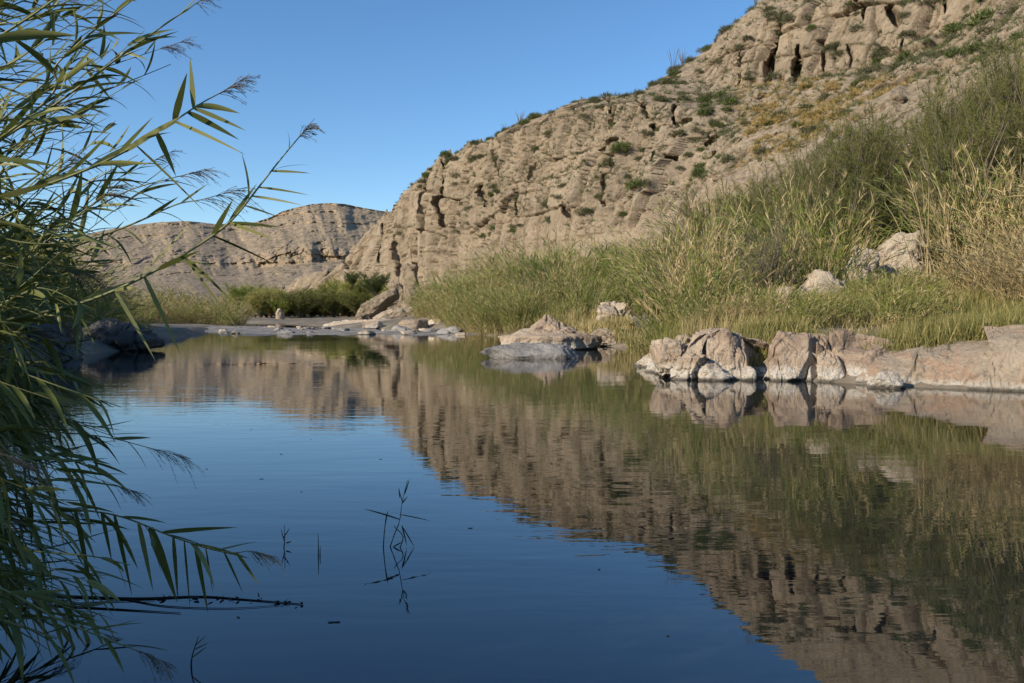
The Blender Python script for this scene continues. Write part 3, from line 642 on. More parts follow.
rock_px("shaded_outcrop", 58, 158, 317, 353, 81, M_greyshade, "hump of grey rock in shade on the left shore", D=37, depth=0.8, cuts=10, peak=(-0.1, 0, 0.3, 1.5), sq=0.75)
rock_px("shaded_outcrop", 10, 80, 322, 362, 82, M_greyshade, "darker low rock in shade at the water's edge behind the near cane", D=31, depth=0.7, cuts=8)
# pale eroded scarp high in the bank
gx0 = [(876, 936, 228, 276, 31, "large pale sandy outcrop in the bank among the cane"), (846, 884, 242, 276, 30, "buff eroded edge of bank left of the large pale outcrop"),
       (962, 1010, 214, 250, 36, "pale sandy patch of bank behind the tall dry stalks"), (768, 808, 285, 308, 27.6, "pale lip of eroded bank above the green grass slope"), (802, 850, 268, 290, 28.6, "narrow cream ledge of bank under the dark tamarisk"), (835, 852, 333, 346, 23.5, "small buff stone lying in the grass above the shore rocks")]
for i, (a, b_, t_, bs, D_, lb) in enumerate(gx0):
    rock_px("bank_outcrop", a, b_, t_, bs, 90 + i, M_pale, lb, D=D_, depth=0.8, sub=5, cuts=10, group="pale outcrops in the right bank", peak=(0.1, 0.1, 0.3, 1.5), sink=1.0 if i < 5 else 0.1)

# stones on the talus
rng = np.random.default_rng(7); protos = []
trs = []
for k in range(90):
    px = rng.uniform(690, 1020); py = rng.uniform(70, 235)
    x, y, z, t, rk = cliff_at(px, py)
    if rk > 0.5 or t < 0.9: continue
    s_ = float(rng.uniform(0.9, 3.0)) * (1.0 if rng.random() > 0.15 else 1.5)
    if len(protos) < 5:
        o = rock("talus_block", (x, y, z), (1, 0.8, 0.75), 200 + len(protos), M_cliff, "", "rock", sub=4, cuts=18, sq=0.6); protos.append(o)
    else:
        o = protos[k % 5].copy(); C.objects.link(o); o.location = (x, y, z)
    o.scale = (s_, s_ * rng.uniform(0.7, 1.1), s_ * rng.uniform(0.6, 1.0)); o.rotation_euler = (rng.uniform(-.3, .3), rng.uniform(-.3, .3), rng.uniform(0, 6))
    zone = "above" if py < 110 else ("level with" if py < 160 else "below")
    side = "left" if px < 790 else ("middle" if px < 900 else "right")
    tag(o, f"tan block lying loose on the {side} part of the slope, {zone} the orange scrub", "rock", f"loose blocks on the slope, {side} part {zone} the orange scrub")

# ------------------------------------------------------------------ plants
def cane_clump(seed, h=5.0, n=70, rad=1.1, dry=0.35, lean=(0.0, 0.0), leafw=0.036, spread=0.75, leafk=None, sr=0.014):
    rng = np.random.default_rng(seed); root = empty("cane_clump")
    a = rng.uniform(0, 2 * np.pi, n); r = rad * np.sqrt(rng.uniform(0, 1, n)); b0 = np.stack([r * np.cos(a), r * np.sin(a), np.full(n, -0.3)], -1)
    hh = h * rng.uniform(0.62, 1.05, n) * (1 - 0.42 * (r / rad) ** 2); q = 6; t = np.linspace(0, 1, q)
    out = np.stack([np.cos(a), np.sin(a)], -1) * (rng.uniform(0, spread, n) * r / rad)[:, None] + np.array(lean) + rng.normal(0, 0.10, (n, 2))
    pts = np.zeros((n, q, 3)); pts[:, :, :2] = b0[:, None, :2] + out[:, None, :] * (hh[:, None] * t[None] ** 1.6)[:, :, None]
    pts[:, :, 2] = b0[:, None, 2] + hh[:, None] * (t - 0.12 * t ** 3)[None]
    isdry = rng.random(n) < dry
    st = MB(); st.tubes(pts, np.linspace(sr, sr * .3, q)[None] * np.ones((n, 1)), np.where(isdry, 1, 0))
    st.build("stems", [M_stem, M_dry], root)
    m = 20; tt = np.linspace(0.12, 0.99, m); lf = MB()
    ti = tt[None] * np.ones((n, 1)) + rng.uniform(-.03, .03, (n, m)); ti = np.clip(ti, 0, 1)
    idx = np.clip((ti * (q - 1)).astype(int), 0, q - 2); fr = ti * (q - 1) - idx; I = np.arange(n)[:, None]
    base = pts[I, idx] * (1 - fr)[..., None] + pts[I, idx + 1] * fr[..., None]; tan = normed(pts[I, idx + 1] - pts[I, idx])
    sd_ = rng.normal(size=(n, m, 3)); sd_[..., 2] *= 0.3; dirn = normed(tan * 1.0 + normed(sd_) * rng.uniform(0.2, 0.75, (n, m))[..., None] + np.array([lean[0] * .6, lean[1] * .6, 0]))
    L = rng.uniform(0.4, 0.85, (n, m)) * (1 - 0.3 * ti); keep = rng.random((n, m)) < (leafk if leafk else np.where(isdry[:, None], 0.45, 0.95))
    mi = np.where(isdry[:, None], 2, np.where((rng.random((n, m)) < 0.14) | ((ti < 0.3) & (rng.random((n, m)) < 0.6)), 1, 0)); mi = np.where((~isdry[:, None]) & (ti < 0.35) & (rng.random((n, m)) < 0.4), 2, mi)
    k = keep.ravel(); B = base.reshape(-1, 3)[k]; Dn = dirn.reshape(-1, 3)[k]; Lk = L.ravel()[k]
    lf.ribbons(B, Dn, Lk, np.full(k.sum(), leafw) * rng.uniform(.7, 1.2, k.sum()), Lk * rng.uniform(0.02, 0.40, k.sum()), rng, mi.ravel()[k], 3)
    pl = np.where(rng.random(n) < 0.10)[0]
    if len(pl):
        kk = 14; B = np.repeat(pts[pl, -1], kk, 0); B[:, 2] -= rng.uniform(0, 0.12, len(B))
        Dn = rng.normal(size=B.shape) * 0.22 + np.array([lean[0], lean[1], 1.0]); lf.ribbons(B, Dn, rng.uniform(.2, .42, len(B)), np.full(len(B), 0.02), np.full(len(B), 0.06), rng, 2, 2)
    lf.build("leaves", [M_leaf, M_leafY, M_dry], root)
    return root

def tamarisk(seed, h=6.0, n=46, rad=1.5, mat=None, leafn=34, dense=1.0, lean=0.0, sl=0.22, wd_=0.028, name="tamarisk"):
    rng = np.random.default_rng(seed); root = empty(name); mat = mat or M_tam
    # limbs
    q = 7; t = np.linspace(0, 1, q); a = rng.uniform(0, 2 * np.pi, n); up = rng.uniform(0.35, 1.0, n); hh = h * rng.uniform(0.5, 1.0, n)
    out = rad * rng.uniform(0.25, 1.05, n); pts = np.zeros((n, q, 3))
    pts[:, :, 0] = (np.cos(a) * out)[:, None] * t ** 1.1 + rng.normal(0, 0.07, (n, q)) * t + lean * hh[:, None] * t ** 1.5
    pts[:, :, 1] = (np.sin(a) * out)[:, None] * t ** 1.1 + rng.normal(0, 0.07, (n, q)) * t
    pts[:, :, 2] = -0.3 + (hh[:, None] + 0.3) * (t - 0.10 * t ** 3)
    tr = MB(); tr.tubes(pts, np.linspace(0.045, 0.007, q)[None] * rng.uniform(.6, 1.3, (n, 1)))
    # twigs from the limbs
    m = 10; ti = rng.uniform(0.25, 1.0, (n, m)); idx = np.clip((ti * (q - 1)).astype(int), 0, q - 2); fr = ti * (q - 1) - idx; I = np.arange(n)[:, None]
    b0 = (pts[I, idx] * (1 - fr)[..., None] + pts[I, idx + 1] * fr[..., None]).reshape(-1, 3); tan = normed(pts[I, idx + 1] - pts[I, idx]).reshape(-1, 3)
    r = normed(rng.normal(size=b0.shape)); td = normed(tan * 0.9 + r * 0.75 + np.array([lean, 0, 0.25])); tl = rng.uniform(0.5, 1.15, len(b0)) * (h / 6) ** 0.5
    tp = b0[:, None] + td[:, None] * (tl[:, None] * np.linspace(0, 1, 3))[:, :, None]; tp[:, 2, 2] -= 0.08 * tl
    tr.tubes(tp, np.array([0.008, 0.005, 0.002])[None] * np.ones((len(b0), 1))); tr.build("branches", [M_bark], root)
    k = int(leafn * dense); u = rng.uniform(0.1, 1.0, (len(b0), k))
    B = (b0[:, None] + td[:, None] * (tl[:, None] * u)[..., None]).reshape(-1, 3); Dn = np.repeat(td, k, 0) * 0.8 + rng.normal(size=B.shape) * 0.55
    cr = MB(); cr.ribbons(B, Dn, rng.uniform(.5, 1.2, len(B)) * sl, np.full(len(B), wd_), np.full(len(B), 0.02), rng, 0, 1); cr.build("foliage", [mat], root)
    return root

def scrub(seed, mat, n=240, spiky=0.5, name="desert_shrub"):
    rng = np.random.default_rng(seed); o = MB()
    d = rng.normal(size=(n, 3)); d[:, 2] = np.abs(d[:, 2]) * 0.9 + 0.05; d = normed(d); lump = 0.75 + 0.4 * vnoise(d[:, 0] * 2 + 5, d[:, 1] * 2 + 5, seed=seed)
    rr_ = lump * rng.uniform(0.25, 0.95, n) ** 0.6; B = d * rr_[:, None] * np.array([0.5, 0.5, 0.42]); Dn = d + rng.normal(size=(n, 3)) * 0.7
    o.ribbons(B, Dn, rng.uniform(.10, .26, n), np.full(n, 0.105 - 0.05 * spiky), np.zeros(n), rng, 0, 1)
    k = 12; a = rng.normal(size=(k, 3)); a[:, 2] = np.abs(a[:, 2]) + .3; a = normed(a) * 0.42
    o.tubes(np.stack([a * 0, a * 0.5, a], 1), np.array([[0.02, 0.012, 0.005]]) * np.ones((k, 1)), 1)
    return o.build(name, [mat, M_bark])

# prototypes, each used at its own first place
CP = [cane_clump(301, 5.0, 75, 1.0, 0.12, (0.10, 0)), cane_clump(302, 5.4, 80, 1.1, 0.28, (-0.06, -0.05)), cane_clump(303, 4.6, 70, 0.9, 0.06, (0.20, 0.02)),
      cane_clump(304, 5.0, 70, 1.0, 0.85, (0.02, 0)), cane_clump(305, 5.2, 80, 1.1, 0.55, (-0.25, 0)), cane_clump(306, 4.8, 60, 1.1, 0.2, (0.34, 0), spread=0.6)]
WB = [tamarisk(441, 4.0, 40, 1.7, M_bushg, 34, sl=0.24, wd_=0.045, name="willow_bush"), tamarisk(442, 4.0, 34, 1.5, M_scrub, 20, sl=0.2, wd_=0.02, name="willow_bush")]
TP = [tamarisk(401, 6.0, 46, 1.6), tamarisk(402, 6.4, 44, 1.4, lean=0.08), tamarisk(403, 5.6, 50, 1.9)]
DP = [cane_clump(310, 5.0, 44, 0.9, 0.93, (-0.08, 0), spread=0.7, leafk=0.22, sr=0.018), cane_clump(311, 4.6, 40, 0.8, 0.85, (-0.36, -0.05), spread=0.55, leafk=0.25, sr=0.018)]
SP = [cane_clump(312, 6.0, 9, 0.9, 1.0, (-0.04, 0), spread=0.3, leafk=0.08, sr=0.03), cane_clump(313, 6.0, 7, 0.7, 1.0, (0.10, 0), spread=0.3, leafk=0.08, sr=0.028)]
used = set()
def place(proto, x, y, hgt, base_h, label, cat, group, rng, zs=None, widen=1.0, z=None):
    r = proto if proto.name not in used else copy_tree(proto)
    used.add(proto.name)
    if z is None: z = float(ground_h(np.array([x]), np.array([y]))[0])
    k = hgt / base_h * 1.14
    r.location = (x, y, z - 0.05); r.rotation_euler = (0, 0, rng.uniform(-0.5, 0.5)); kw_ = k ** 0.6 * widen * rng.uniform(.9, 1.3)
    r.scale = (kw_, kw_, k); tag(r, label, cat, group)
    return r

# envelope of the vegetation tops on the right bank
ENV = [(415, 282), (430, 258), (470, 240), (520, 233), (560, 226), (600, 226), (640, 214), (690, 182), (720, 168), (760, 158), (800, 146), (840, 130), (870, 104), (900, 82), (940, 70), (980, 58), (1024, 38), (1200, 0), (1500, -80)]
ex, ey = zip(*ENV)
rng = np.random.default_rng(12)
def zone_r(px):
    if px < 500: return "behind the yellow reeds at the gravel bar"
    if px < 600: return "behind the pointed rock"
    if px < 690: return "right of the pointed rock"
    if px < 790: return "above the cracked pink shore rocks"
    if px < 900: return "left of the large pale outcrop"
    return "around the large pale outcrop by the right edge"
# far thicket: cane along the shore from the gravel bar to the pointed rock, then on to the right
def shore_D(px):
    return np.interp(px, [415, 470, 520, 560, 600, 640, 690, 760, 850, 950, 1024, 1300], [108, 76, 62, 54, 49, 37, 28.5, 30.0, 30.5, 28.5, 28, 22])
cnt = 0
for layer in range(7):
    f = layer / 6.0; px = 424.0 if layer > 0 else 430
    while px < 1260:
        D0 = float(shore_D(px)); D = D0 * (1 + 0.075 * layer) + layer * 1.3
        step = 1.5 / D * F * (0.9 + 0.035 * layer); jx = rng.uniform(-0.3, 0.3) * step
        p_ = px + jx; x = (p_ - 512) * D / F; y = D + rng.uniform(-0.6, 0.6)
        zg = float(ground_h(np.array([x]), np.array([y]))[0]); px += step
        topy = float(np.interp(p_, ex, ey)) + 12 * math.sin(p_ * 0.05 + layer) * 0.5 + (1 - f) * 40 + rng.uniform(-6, 12) + 26 * (vnoise(np.array([p_ * 0.035]), np.array([layer * 0.9]), seed=3)[0] - 0.45)
        _, _, zt = P(p_, topy, D); h = zt - zg
        if h < 1.2: continue
        h *= rng.uniform(0.80, 1.10)
        tall = p_ > 815 and layer >= 2; h = min(h, rng.uniform(8.0, 10.5) if tall else (rng.uniform(3.2, 4.6) if p_ > 815 else rng.uniform(5.8, 8.0))); h = max(h, 1.6)
        right_tam = (p_ > 815 and layer >= 2) or (690 < p_ < 815 and layer >= 3 and rng.random() < 0.55)
        if river_sd(np.array([x]), np.array([y]))[0][0] < 0.6: continue
        if 858 < p_ < 950 and layer < 5: continue          # the pale outcrop stays open
        if 596 < p_ < 640 and layer < 2: continue
        if rng.random() < 0.10: continue
        pass
        if right_tam:
            place(TP[rng.integers(3)], x, y, h, 6.0, f"feathery dull-green tamarisk {zone_r(p_)}", "tamarisk", f"tamarisks {zone_r(p_)}", rng)
        else:
            kind_n = vnoise(np.array([p_ * 0.03]), np.array([layer * 0.7 + 4]), seed=8)[0]
            if layer >= 1 and 0.5 < kind_n < 0.56 or (p_ > 640 and rng.random() < 0.10):
                j = int(rng.random() < 0.6); place(WB[j], x, y, min(h, 3.8), 4.0, f"{['dark leafy','bare greyish'][j]} bush in the thicket {zone_r(p_)}", "bush", f"{['dark leafy','bare greyish'][j]} bushes {zone_r(p_)}", rng); cnt += 1; continue
            if p_ > 940: pr = CP[[3, 4, 1, 4][rng.integers(4)]]
            elif p_ < 500 and layer == 0: pr = CP[3] if rng.random() < .6 else CP[1]
            elif kind_n < 0.40: pr = CP[[3, 4, 1][rng.integers(3)]]
            else: pr = CP[[0, 2, 5, 0, 2, 1][rng.integers(6)]]
            shade = "dry tan" if pr in (CP[3], CP[4]) else "green"
            h *= 1.08
            place(pr, x, y, h, 5.0, f"{shade} cane clump in the thicket {zone_r(p_)}", "cane clump", f"{shade} cane clumps {zone_r(p_)}", rng)
        cnt += 1
print("right bank clumps", cnt)
# tall dry stalks leaning at the right edge
for i in range(13):
    p_ = 952 + i * 11 + rng.uniform(-5, 5); D = rng.uniform(23.0, 25.5); x = (p_ + 30 - 512) * D / F
    place(DP[i % 2], x, D, rng.uniform(2.2, 3.4), 5.0, "fan of tall dry tan stalks above the smooth shore ledge", "cane clump", "fans of dry stalks above the smooth shore ledge", rng)
for i in range(22):
    p_ = rng.uniform(935, 1060) if i < 15 else rng.uniform(640, 860); D = rng.uniform(29, 34) + (4 if i >= 15 else 0); x = (p_ - 512) * D / F
    place(SP[i % 2], x, D, rng.uniform(4.2, 6.6) * (1 if i < 15 else .8), 6.0, "few bare pale stalks standing above the green growth of the right bank", "cane clump", "bare pale stalks in the right bank", rng)
# low yellow-green reeds on the shore, from the gravel bar to the pointed rock
for i in range(80):
    p_ = rng.uniform(420, 530); D = float(shore_D(p_)) * rng.uniform(0.84, 1.0); x = (p_ - 512) * D / F
    if river_sd(np.array([x]), np.array([D]))[0][0] < 0.2: continue
    place(CP[[3, 1, 3, 0][i % 4]], x, D, rng.uniform(2.0, 3.6), 5.0, "low yellow reed clump on the shore behind the gravel bar", "reed clump", "yellow reeds behind the gravel bar", rng)

for i in range(30):
    p_ = rng.uniform(640, 960); D = float(np.interp(p_, [640, 690, 1024], [30, 25.5, 22.5])) + rng.uniform(0, 4); x = (p_ - 512) * D / F
    place(CP[[1, 3, 2, 0][i % 4]], x, D, rng.uniform(0.9, 1.9), 5.0, "low cane tuft rising out of the grass slope above the shore rocks", "cane clump", "low cane tufts in the grass slope", rng, widen=1.0)
# grass slope above the shore rocks
def grass_patch(name, n, sampler, hgt, mats, label, seed, wdt=0.014):
    rng = np.random.default_rng(seed); x, y = sampler(rng, n); s, _ = river_sd(x, y); k = s > 0.25; x, y = x[k], y[k]
    dn = vnoise(x * 0.8, y * 0.8, seed=seed); k = rng.random(len(x)) < sstep(0.2, 0.5, dn) + 0.15; x, y, dn = x[k], y[k], dn[k]
    z = ground_h(x, y) - 0.03; B = np.stack([x, y, z], -1); Dn = rng.normal(size=B.shape) * 0.24 + np.array([0.10, 0, 1.0]); L = rng.uniform(.5, 1.1, len(B)) * hgt * (0.35 + 0.6 * dn + 0.9 * vnoise(x * .35, y * .35, seed=seed + 9) ** 1.5)
    mb = MB(); mb.ribbons(B, Dn, L, np.full(len(B), wdt), L * rng.uniform(.05, .4, len(B)), rng, np.where(rng.random(len(B)) < 0.12 + 0.5 * sstep(.5, .7, vnoise(x * .5, y * .5, seed=seed + 3)), 2, (rng.random(len(B)) < 0.35).astype(int)), 2)
    o = mb.build(name, mats); return tag(o, label, "grass", kind="stuff")
def samp_r(rng, n):
    p_ = rng.uniform(600, 1060, n); D = np.interp(p_, [600, 640, 690, 1024, 1060], [40, 28, 23.4, 20.6, 20]) + rng.uniform(-0.8, 11, n); return (p_ - 512) * D / F, D
grass_patch("grass", 90000, samp_r, 0.85, [M_grass, M_leafY, M_dry], "yellow-green grass covering the slope above the pink shore rocks", 501, 0.016)
def samp_f(rng, n):
    p_ = rng.uniform(420, 640, n); D = np.interp(p_, [420, 470, 560, 640], [104, 76, 47, 34]) * rng.uniform(1.0, 1.22, n); return (p_ - 512) * D / F, D
grass_patch("grass", 30000, samp_f, 1.1, [M_grass, M_leafY, M_dry], "pale reed grass along the far right shore behind the pointed rock", 502, 0.035)

# far green shrubs left of the cliff's foot, and behind the gravel bar
SH = [tamarisk(421, 4.0, 30, 2.0, M_leaf, 14, sl=0.6, wd_=0.10, name="shrub"), tamarisk(422, 4.0, 30, 2.2, M_tam, 14, sl=0.6, wd_=0.08, name="shrub"), tamarisk(423, 4.0, 26, 1.8, M_leafY, 22, sl=0.6, wd_=0.08, name="shrub")]
for i in range(64):
    p_ = 236 + (i % 32) * 5.3 + rng.uniform(-3, 3); lay = i // 32; D = rng.uniform(165, 185) + lay * 22
    x = (p_ - 512) * D / F; z = 0.8; _, _, zt = P(p_, (299 if p_ < 330 else 297) - lay * 5 + rng.uniform(-8, 11), D)
    j = 1 if rng.random() < 0.40 else (0 if rng.random() < .5 else 2)
    side = "left of the lone pale boulder" if p_ < 279 else ("right of the lone pale boulder" if p_ < 330 else "below the cliff's left end")
    place(SH[j], x, D, zt - z, 4.0, f"{['deep green','grey-green','yellow-green'][j]} shrub in the far belt {side}", "shrub", f"{['deep green','grey-green','yellow-green'][j]} shrubs {side}", rng, z=z, widen=1.3)
gb = tamarisk(430, 6.5, 60, 4.0, M_bushg, 34, sl=0.5, wd_=0.10, name="round_bush"); X_, Y_, Z_ = P(374, 296, 165); gb.location = (X_, Y_, Z_)
gb.scale = (0.9, 0.9, 0.72); tag(gb, "single large round dark-green bush below the left end of the cliff", "bush")
gb2 = copy_tree(gb); X_, Y_, Z_ = P(352, 286, 185); gb2.location = (X_, Y_, Z_); gb2.scale = (.55, .55, .5); tag(gb2, "smaller grey-green bush just left of the large round one", "bush")

# far left thicket, lit on top (behind the gravel bar) and the shaded one behind the near cane
lcnt = 0
for layer in range(4):
    px = 60.0
    while px < 244:
        D = 104 + layer * 5 + (0 if px > 150 else -6); step = 2.2 * F / D; p_ = px + rng.uniform(-.3, .3) * step; px += step
        x = (p_ - 512) * D / F; _, _, zt = P(p_, float(np.interp(p_, [60, 130, 180, 215, 236, 246], [276, 280, 284, 287, 293, 305])) + (3 - layer) * 5 + rng.uniform(-3, 3), D)
        zg = max(0.1, float(ground_h(np.array([x]), np.array([D]))[0])); pr = CP[[0, 3, 1, 4, 3][rng.integers(5)]]
        shade = "dry tan" if pr in (CP[3], CP[4]) else "green"
        place(pr, x, D + rng.uniform(-1, 1), zt - zg, 5.0, f"{shade} cane clump in the far thicket behind the gravel bar's left end", "cane clump", f"{shade} cane clumps behind the gravel bar's left end", rng, z=zg, widen=1.5); lcnt += 1
for layer in range(4):
    px = -140.0
    while px < 128 - layer * 4:
        D = 40 + layer * 5; step = 1.7 * F / D; p_ = px + rng.uniform(-.3, .3) * step; px += step
        x = (p_ - 512) * D / F; _, _, zt = P(p_, float(np.interp(p_, [-140, 0, 50, 90, 128], [150, 205, 240, 262, 290])) + rng.uniform(-6, 8) + (3 - layer) * 8, D)
        zg = float(ground_h(np.array([x]), np.array([D]))[0]); 
        if zt - zg < 1.0: continue
        place(CP[[0, 2, 5][rng.integers(3)]], x, D, zt - zg, 5.0, "shaded green cane clump on the left shore behind the grey outcrop", "cane clump", "shaded cane clumps on the left shore", rng, widen=1.2); lcnt += 1
for i, (x, y, h) in enumerate([(-9.6, 10.5, 2.9), (-11.4, 13, 3.2), (-13.0, 16, 3.3), (-14.8, 19, 3.5), (-16.2, 22, 3.6), (-17.8, 25.5, 3.4), (-18.8, 28.5, 3.2), (-16.5, 17.5, 4.2), (-18.5, 21, 4.2), (-20.5, 26, 4.4), (-20, 31, 3.6), (-22.5, 29, 4.6)]):
    place(CP[[0, 2, 5][i % 3]], x, y, h, 5.0, "shaded green cane clump overhanging the left water's edge", "cane clump", "shaded cane clumps overhanging the left water's edge", rng, widen=1.3)
# the cane and tamarisks of the left bank that stand beside the photographer, out of view, and shade the water's edge
for i, (x, y, h) in enumerate([(-7.5, -1.5, 4.1), (-8.5, 0.5, 4.5), (-6.6, -3.5, 4.0), (-9.5, 2.8, 5.2), (-10.8, 5.5, 5.6), (-12.5, 8.0, 6.0), (-14, 11, 6.5), (-15.5, 14, 7), (-17.5, 17, 8), (-19, 20.5, 8.5), (-20.5, 24, 8.5),
                               (-22, 28, 8), (-23.5, 32, 7.5), (-16.5, 9, 7), (-20, 14, 8.5), (-22, 19, 9), (-25, 25, 9), (-30, 30, 9), (-34, 36, 9.5), (-38, 42, 9.5), (-42, 50, 10), (-46, 58, 10), (-50, 66, 10), (-28, 36, 8), (-33, 44, 8), (-5.0, -6, 3.8), (-52, 76, 10), (-6.4, -2.6, 3.5), (-5.4, -3.9, 3.2), (-7.0, -0.3, 3.8), (-8.0, 1.6, 4.2), (-5.4, 0.8, 2.7), (-4.9, -0.8, 2.5), (-5.9, 2.2, 2.8), (-6.4, 3.6, 3.0), (-4.3, -1.9, 2.3), (-5.6, -1.6, 2.8)]):
    place(TP[i % 3] if i > 5 else CP[i % 3], x, y, h, 6.0 if i > 5 else 5.0, "tall shading growth on the left bank beside the photographer", "tamarisk" if i > 5 else "cane clump", "growth along the left bank out of view", rng, widen=1.4 if i > 5 else 1.3)

# scrub on the cliff and its slope
SG = [scrub(601, M_scrub, 420), scrub(602, M_scrub, 360, 0.8), scrub(603, M_bushg, 380, 0.3), scrub(604, M_scrubO, 380, 0.9), scrub(605, M_scrub, 300, 1.0)]
sused = set(); sc_n = 0; rng = np.random.default_rng(77)
def add_scrub(px, py, size, j, label, group, cat="shrub"):
    global sc_n
    x, y, z, t, rk = cliff_at(px, py)
    o = SG[j] if j not in sused else SG[j].copy()
    if j in sused: C.objects.link(o)
    sused.add(j); o.location = (x, y, z - 0.08 * size); o.scale = (size, size, size * rng.uniform(0.7, 1.1)); o.rotation_euler = (0, 0, rng.uniform(0, 6)); tag(o, label, cat, group); sc_n += 1
tries = 0
for px in np.linspace(428, 752, 40):
    px = px + rng.uniform(-5, 5); j = [0, 4, 1, 0, 2][rng.integers(5)]; kind = 'green' if j == 2 else 'grey-green'
    add_scrub(px, np.interp(px, kp, kv[:, 6, 0]) + rng.uniform(1, 4), float(rng.uniform(1.5, 3.2)), j, f'small {kind} shrub along the cliff\'s sloping rim against the sky', f'small {kind} shrubs along the cliff\'s sloping rim against the sky')
while sc_n < 290 and tries < 20000:
    tries += 1
    px = rng.uniform(400, 1024); py = rng.uniform(-5, 250)
    ys = np.interp(px, kp, kv[:, 6, 0]); 
    if py < ys + 1 or py > np.interp(px, ex, ey) - 2: continue
    x, y, z, t, rk = cliff_at(px, py)
    pr = 0.30 if rk > 0.6 else 0.8
    if px < 700 and t > 3.0: pr = 1.0
    if px < 680 and t < 1.4: pr = 0.8
    if rng.random() > pr: continue
    orange = 740 < px < 920 and 85 < py < 175 and rng.random() < 0.55 and rk < .5
    j = 3 if orange else [0, 1, 0, 4, 2][rng.integers(5)]
    size = float(rng.uniform(1.5, 3.2)) * (1.35 if rng.random() < 0.1 else 1)
    if orange: size *= 0.9
    kind = "orange-tan" if j == 3 else ("green" if j == 2 else "grey-green")
    if px < 700 and t > 3.0: zn = "along the cliff's sloping rim against the sky"
    elif rk > 0.6 and px < 700: zn = "clinging to the sheer lower cliff"
    elif rk > 0.6: zn = "in the joints of the upper crag"
    elif px < 700: zn = "on the scree below the sheer cliff"
    elif py < 85: zn = "above the crag with the dark crack"
    elif px < 850: zn = "on the slope below the dark crack"
    else: zn = "on the slope above the tamarisks"
    add_scrub(px, py, size, j, f"small {kind} shrub {zn}", f"small {kind} shrubs {zn}")

# everything smaller than those: one mass of tufts over the slopes
def small_scrub():
    rng = np.random.default_rng(88); px = rng.uniform(395, 1040, 32000); py = rng.uniform(-10, 262, 32000)
    ci = np.clip(np.round((px - cpx[0]) / 1.1).astype(int), 0, len(cpx) - 1); ys = PY[-1, ci]; k = (py > ys) & (py < np.interp(px, ex, ey) + 6); px, py, ci = px[k], py[k], ci[k]
    ri = np.array([np.argmin(np.abs(PY[:, c] - y)) for c, y in zip(ci, py)]); B = np.stack([X2[ri, ci], Y2[ri, ci], Z2[ri, ci]], -1); rk = rocky[ri, ci]; tt = T[ri, ci]
    k = rng.random(len(px)) < np.where(rk > 0.55, 0.38, 0.9) * (0.15 + sstep(.35, .65, vnoise(B[:, 0] * .15 + B[:, 1] * .1, B[:, 2] * .2, seed=5))); B, px, py = B[k], px[k], py[k]
    n = len(B); q = 16; sz = rng.uniform(.3, 1.15, n); d = rng.normal(size=(n, q, 3)); d[..., 2] = np.abs(d[..., 2]) + .15; d = normed(d)
    org = (px > 735) & (px < 935) & (py > 80) & (py < 185) & (rng.random(n) < .5); mi = np.where(org, 1, np.where(rng.random(n) < .25, 2, 0))
    mb = MB(); mb.ribbons((B[:, None] + d * (sz * .2)[:, None, None]).reshape(-1, 3), d.reshape(-1, 3) + rng.normal(0, .3, (n * q, 3)), np.repeat(sz, q) * rng.uniform(.4, .9, n * q), np.repeat(sz, q) * .16, np.zeros(n * q), rng, np.repeat(mi, q), 1)
    tag(mb.build("small_scrub", [M_scrub, M_scrubO, M_bushg]), "thin grey-green and orange ground scrub dotted over the cliff and its slope", "scrub", kind="stuff")
small_scrub()

# ocotillo on the skyline
def ocotillo(px, py, h, seed, label):
    rng = np.random.default_rng(seed); x, y, z, t, rk = cliff_at(px, py); mb = MB(); n = 11; q = 5; t_ = np.linspace(0, 1, q)
    a = rng.uniform(0, 6.28, n); o_ = rng.uniform(0.1, 0.45, n); hh = h * rng.uniform(.65, 1, n); pts = np.zeros((n, q, 3))
    pts[:, :, 0] = (np.cos(a) * o_ * hh)[:, None] * t_; pts[:, :, 1] = (np.sin(a) * o_ * hh)[:, None] * t_; pts[:, :, 2] = hh[:, None] * t_ ** 0.9 - 0.2
    mb.tubes(pts, np.linspace(0.06, 0.02, q)[None] * np.ones((n, 1))); o = mb.build("ocotillo", [M_bark]); o.location = (x, y, z); tag(o, label, "ocotillo", "ocotillos on the skyline")
ocotillo(672, 71, 5.5, 1, "tall many-stemmed ocotillo standing on the skyline where the rim steepens")
ocotillo(757, 6, 4.5, 2, "ocotillo on the skyline at the upper edge of the picture")
ocotillo(682, 64, 3.8, 3, "shorter ocotillo just right of the tall one on the skyline")
ocotillo(520, 124, 3.2, 4, "small ocotillo on the middle of the sloping rim")
ocotillo(505, 130, 2.6, 5, "smallest ocotillo, left on the sloping rim")

# ------------------------------------------------------------------ near cane on the left
def crom(pts, n):
    pts = [np.array(p, float) for p in pts]; p = [2 * pts[0] - pts[1]] + pts + [2 * pts[-1] - pts[-2]]
    out = []; m = len(pts) - 1
    for k in range(n):
        u = k / (n - 1) * m; i = min(int(u), m - 1); f = u - i; a, b, c, d = p[i], p[i + 1], p[i + 2], p[i + 3]
        out.append(0.5 * ((2 * b) + (-a + c) * f + (2 * a - 5 * b + 4 * c - d) * f * f + (-a + 3 * b - 3 * c + d) * f ** 3))
    return np.array(out)

